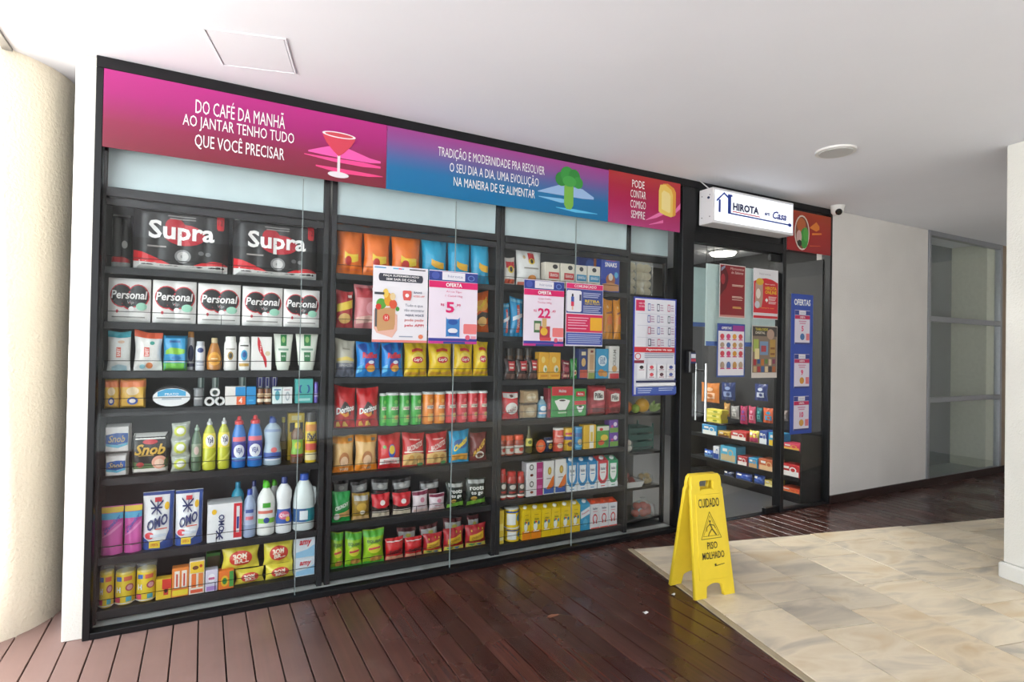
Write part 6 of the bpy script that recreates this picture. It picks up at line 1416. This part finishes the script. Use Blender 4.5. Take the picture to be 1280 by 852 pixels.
lumps('tomato_bag', 3.44, .25, .0555, 'wide clear bag of red tomatoes, bottom produce shelf right', 'vegetable', M('c03a28', .22, 0, .08), [(-.07, 0, 0), (-.01, -.02, 0), (.05, 0, 0), (-.04, .02, .046), (.02, .015, .046), (.075, .03, .02)], .031, 'tomato')

# ------------------------------------------------------------------ candy rack inside, seen through the door
rk = empty('candy_rack', (5.02, .66, .012)); tag(rk, 'black candy display rack with sloping shelves inside the door', 'rack')
def rp_(nm, b, mt=BLACK, c=.002, par=rk): m_ = MB(); m_.box(*b, mt, c); return m_.build(nm, par)
rp_('back_panel', (.27, .285, -.63, .68, 0, 2.15), M('1d1e21', .6)); rp_('base', (.02, .27, -.62, .67, 0, .05))
rp_('side_panel', (.0, .27, -.635, -.622, 0, .62)); rp_('side_panel', (.0, .27, .668, .68, 0, .62))
for zz in (.085, .225, .46):
    sh = rp_('shelf', (.0, .27, -.62, .665, zz - .022, zz - .013)); rp_('shelf_lip', (-.006, 0, -.62, .665, zz - .034, zz + .004), BLACK, .001, sh)
RN = {1: 'top', 2: 'middle', 3: 'bottom'}
CN = {'2f8fc4': 'blue and white', 'c9a23a': 'gold and brown', 'c23a3a': 'red and cream', 'e8d24a': 'yellow and pink', '2e4fa0': 'navy and white', '3aa5d8': 'sky blue and yellow', 'd8365a': 'pink and gold', '2a56b0': 'royal blue', 'e6e9ee': 'white and navy', '57b4d6': 'pale blue', 'b02f36': 'dark red', '3f9fd0': 'blue and tan', 'c8643a': 'orange brown', 'c8232c': 'bright red', '24304e': 'dark navy', '2a48a0': 'wide blue', '2e54a8': 'narrow blue', 'd8c060': 'yellow', 'd8502a': 'orange'}
RACKI = [('box', 1, 1.061, .195, .46, .111, '2f8fc4', 'e8ece8'), ('box', 1, .875, .143, .46, .07, 'c9a23a', '5a3420'), ('box', 1, .697, .183, .46, .091, 'c23a3a', 'efe6dc'),
    ('bag', 1, .535, .115, .46, .12, 'e8d24a', 'c8406a'), ('box', 1, .420, .084, .46, .136, '2e4fa0', 'e9eef2'), ('box', 1, .300, .125, .46, .133, '3aa5d8', 'f0c830'), ('box', 1, .132, .170, .46, .064, 'd8365a', 'e6b04a'),
    ('bag', 2, 1.084, .124, .225, .085, '2a56b0', '7fb0e0'), ('box', 2, .970, .074, .225, .141, 'e6e9ee', '2f4f9a'), ('box', 2, .819, .19, .225, .166, '57b4d6', 'c8b48a'), ('box', 2, .649, .112, .225, .096, 'b02f36', 'f0e6e0'),
    ('box', 2, .528, .099, .225, .101, '3f9fd0', 'caa070'), ('box', 2, .380, .168, .225, .115, 'c8643a', 'e8c090'), ('box', 2, .140, .185, .225, .114, 'c8232c', 'f4f0ee'),
    ('bag', 3, .827, .124, .085, .06, '24304e', '4a5a88'), ('bag', 3, .65, .195, .085, .074, '2a48a0', '4a70c8'), ('bag', 3, .474, .12, .085, .09, '2e54a8', '4a70c8'), ('box', 3, .344, .108, .085, .068, 'd8c060', 'f0e6a8'), ('box', 3, .135, .18, .085, .05, 'd8502a', 'e87a40')]
for kd, sh, yc, W, zb, H, c1, c2 in RACKI:
    ST['_c'] = dict(k=kd, b=c1, c='candy box' if kd == 'box' else 'candy bag', o='candy_box' if kd == 'box' else 'candy_bag',
                    p=[r(-.9, .12, .9, .5, c2), e(.3, .6, .36, .22, c2), e(.3, .6, .24, .14, c1), r(-.7, .66, -.1, .84, 'f0ece6')])
    make_product('_c', W, H, .14 if kd == 'box' else .06, (5.03 + (.07 if kd == 'box' else .03), yc, zb + .0005), '%s candy %s on %s shelf of the rack inside the door' % (CN[c1], kd, RN[sh]), 'candy on the rack inside the door', -math.pi / 2)
PEGS = [(1.20, .25, .786, .201, 'c87a3a', 'e8c0a0', 'copper'), (.963, .18, .827, .181, '2c3a6a', '8090b8', 'dark blue'), (.571, .145, .859, .158, '35427a', 'c8d0e0', 'blue and silver'), (.979, .074, .661, .133, 'b88a4a', 'd8b878', 'tan'), (.877, .10, .648, .128, '9a9a98', 'c8c8c4', 'grey'),
        (.768, .086, .61, .176, 'b03a60', '7a4a98', 'crimson and violet'), (.671, .08, .631, .16, 'c84a6a', 'e0a0b0', 'pink'), (.588, .06, .653, .135, '2a7a80', '58b0a8', 'teal'), (.48, .128, .655, .139, 'd8643a', '3a9ac0', 'orange and blue'), (.31, .055, .699, .093, '8a7a70', 'b8a8a0', 'brown grey')]
for yc, W, zb, H, c1, c2, nm in PEGS:
    ST['_p'] = dict(k='bag', b=c1, c='candy bag', o='candy_bag', p=[r(-.6, .2, .6, .5, c2), e(0, .68, .4, .1, c2), e(.1, .35, .3, .1, c1)])
    o = make_product('_p', W, H, .035, (5.19, yc, zb), '%s candy bag hanging on a peg of the rack inside' % nm, 'candy bags hanging on pegs', -math.pi / 2)
    pg = MB(); pg.tube([(5.29, yc, zb + H * 1.05 + .006), (5.165, yc, zb + H * 1.05 + .006), (5.160, yc, zb + H * 1.05 + .014)], .0025, CHROME, 6)
    pgo = pg.build('peg', rk); pgo.location = (-5.02, -.66, -.012)
for i, (dy, dz, tx) in enumerate(((0, 0, 'lowest'), (.008, .045, 'middle'), (-.006, .09, 'topmost'))):
    b_ = MB(); b_.box(-.05, .05, -.10, .10, 0, .043, M('d8cc3a', .45, 0, .03), .002)
    o = b_.build('candy_box', None, (5.09, 1.02 + dy, .6 + dz)); tag(o, 'yellow flat candy box, %s of three on the rack ledge' % tx, 'candy box', 'yellow candy boxes')
    put_prints([r(-.8, .2, .8, .7, 'eee27a'), e(.2, .5, .3, .2, '8a9a2a')], lambda u, v, off: (-.05 - off, -u * .10, v * .043), o)
rp_('ledge', (.015, .27, .22, .50, .574, .5875))

# ------------------------------------------------------------------ yellow wet floor sign
YEL = M('ffdf3a', .38, 0, .03, 15)
wf = empty('wet_floor_sign', (2.915, -.84, .0075), math.radians(-6)); tag(wf, 'yellow folding wet floor sign standing on the stone edge', 'sign')
def outline_mesh(nm, splines, ext, bev, mat, parent):
    cu = bpy.data.curves.new(nm, 'CURVE'); cu.dimensions = '2D'; cu.fill_mode = 'BOTH'; cu.extrude = ext; cu.bevel_depth = bev; cu.bevel_resolution = 1
    for pts in splines:
        sp = cu.splines.new('POLY'); sp.points.add(len(pts) - 1)
        for q, p_ in enumerate(pts): sp.points[q].co = (p_[0], p_[1], 0, 1)
        sp.use_cyclic_u = True
    ob_ = bpy.data.objects.new(nm, cu); COL.objects.link(ob_)
    me = bpy.data.meshes.new_from_object(ob_.evaluated_get(bpy.context.evaluated_depsgraph_get()))
    bpy.data.objects.remove(ob_); bpy.data.curves.remove(cu)
    me.name = nm; me.materials.clear(); me.materials.append(mat)
    me.transform(Matrix.Rotation(math.pi / 2, 4, 'X'))
    o = bpy.data.objects.new(nm, me); COL.objects.link(o); o.parent = parent
    return o
arch = [(-.052 + .104 * q / 8, .058 + .014 * math.sin(math.pi * q / 8)) for q in range(9)]
out = [(-.132, 0), (-.062, 0)] + [(-.056, .045)] + arch + [(.056, .045), (.062, 0), (.132, 0), (.108, .53), (.108, .56), (.100, .575), (.102, .60), (.098, .628), (.085, .642), (-.085, .642), (-.098, .628), (-.102, .60), (-.100, .575), (-.108, .56), (-.108, .53)]
hole = [(-.048, .552), (-.05, .602), (-.042, .612), (.042, .612), (.05, .602), (.048, .552), (.034, .562), (-.034, .562)]
tl = math.atan2(.092, .635)
for sd, nm in ((-1, 'front_panel'), (1, 'back_panel')):
    pn = outline_mesh(nm, [out, hole], .008, .003, YEL, wf)
    pn.location = (0, sd * .104, 0); pn.rotation_euler = (-sd * -tl * -1 if False else sd * tl, 0, 0)
    rb = outline_mesh('raised_face', [[(-.098, .095), (-.05, .088), (0, .096), (.05, .088), (.098, .095), (.083, .535), (-.083, .535)]], .002, .0015, YEL, pn)
    rb.location = (0, sd * .0115, 0)
    if sd < 0:
        DKT = '3a3420'
        ic = []
        for (sc, wd) in ((1.0, .006), (.76, .004)):
            cx_, cy_ = 0, .56; P = [(-.66 * sc, cy_ - .09 * sc), (.66 * sc, cy_ - .09 * sc), (0, cy_ + .13 * sc)]
            ic.append(l([P[0], P[1], P[2], P[0]], wd, '8a7a20', .17))
        ic += [e(-.02, .61, .06, .011, '6a5c1c'), l([(-.04, .595), (.1, .545), (.34, .495)], .013, '6a5c1c', .17), l([(.08, .55), (-.12, .515), (-.2, .49)], .010, '6a5c1c', .17), l([(-.02, .59), (-.24, .565), (-.28, .53)], .008, '6a5c1c', .17), l([(.0, .585), (.22, .575), (.3, .55)], .008, '6a5c1c', .17),
               l([(.05, .255), (.14, .265), (.16, .248), (.06, .245), (.7, .256)], .005, '4a4220', .17), e(.11, .256, .06, .008, '4a4220')]
        ic += [t('CUIDADO', 0, .765, 1.36, .075, DKT, .01), t('PISO', 0, .415, .66, .058, DKT, .01), t('MOLHADO', .02, .335, 1.42, .058, DKT, .01)]
        put_prints(ic, lambda u, v, off: (u * .105, -.0155 - off * .5, v * .642), pn, .5, split=True)
hg = MB(); hg.tube([(-.095, 0, .628), (.095, 0, .628)], .008, YEL, 10); hg.build('hinge', wf, smooth='a')

# ------------------------------------------------------------------ litter on the deck
for i, (lx, ly, lz, nm, lb, c, sc) in enumerate(((2.728, -.821, 0, 'paper_scrap', 'tiny white paper scrap beside the yellow sign foot', 'e8e6e6', .012), (2.441, -.921, 0, 'paper_scrap', 'tiny white paper scrap alone on the dark deck', 'eceaea', .014), (1.996, -.742, 0, 'dry_leaf', 'small dried brown leaf on the dark deck', '8a5a44', .03))):
    m_ = MB(); vs = []
    n = 9
    for zz in (0.0, .0012):
        for q in range(n):
            a = 2 * math.pi * q / n
            rr = sc * (1 + .35 * math.sin(q * 2.3 + i))
            vs.append((rr * math.cos(a), rr * (.45 if nm == 'dry_leaf' else .8) * math.sin(a), zz + .002 * (1 + math.sin(q * 1.7))))
    fs = [tuple(range(n))[::-1], tuple(range(n, 2 * n))] + [(q, (q + 1) % n, n + (q + 1) % n, n + q) for q in range(n)]
    m_.add(vs, fs, M(c, .7)); o = m_.build(nm, None, (lx, ly, .0005)); tag(o, lb, 'litter')
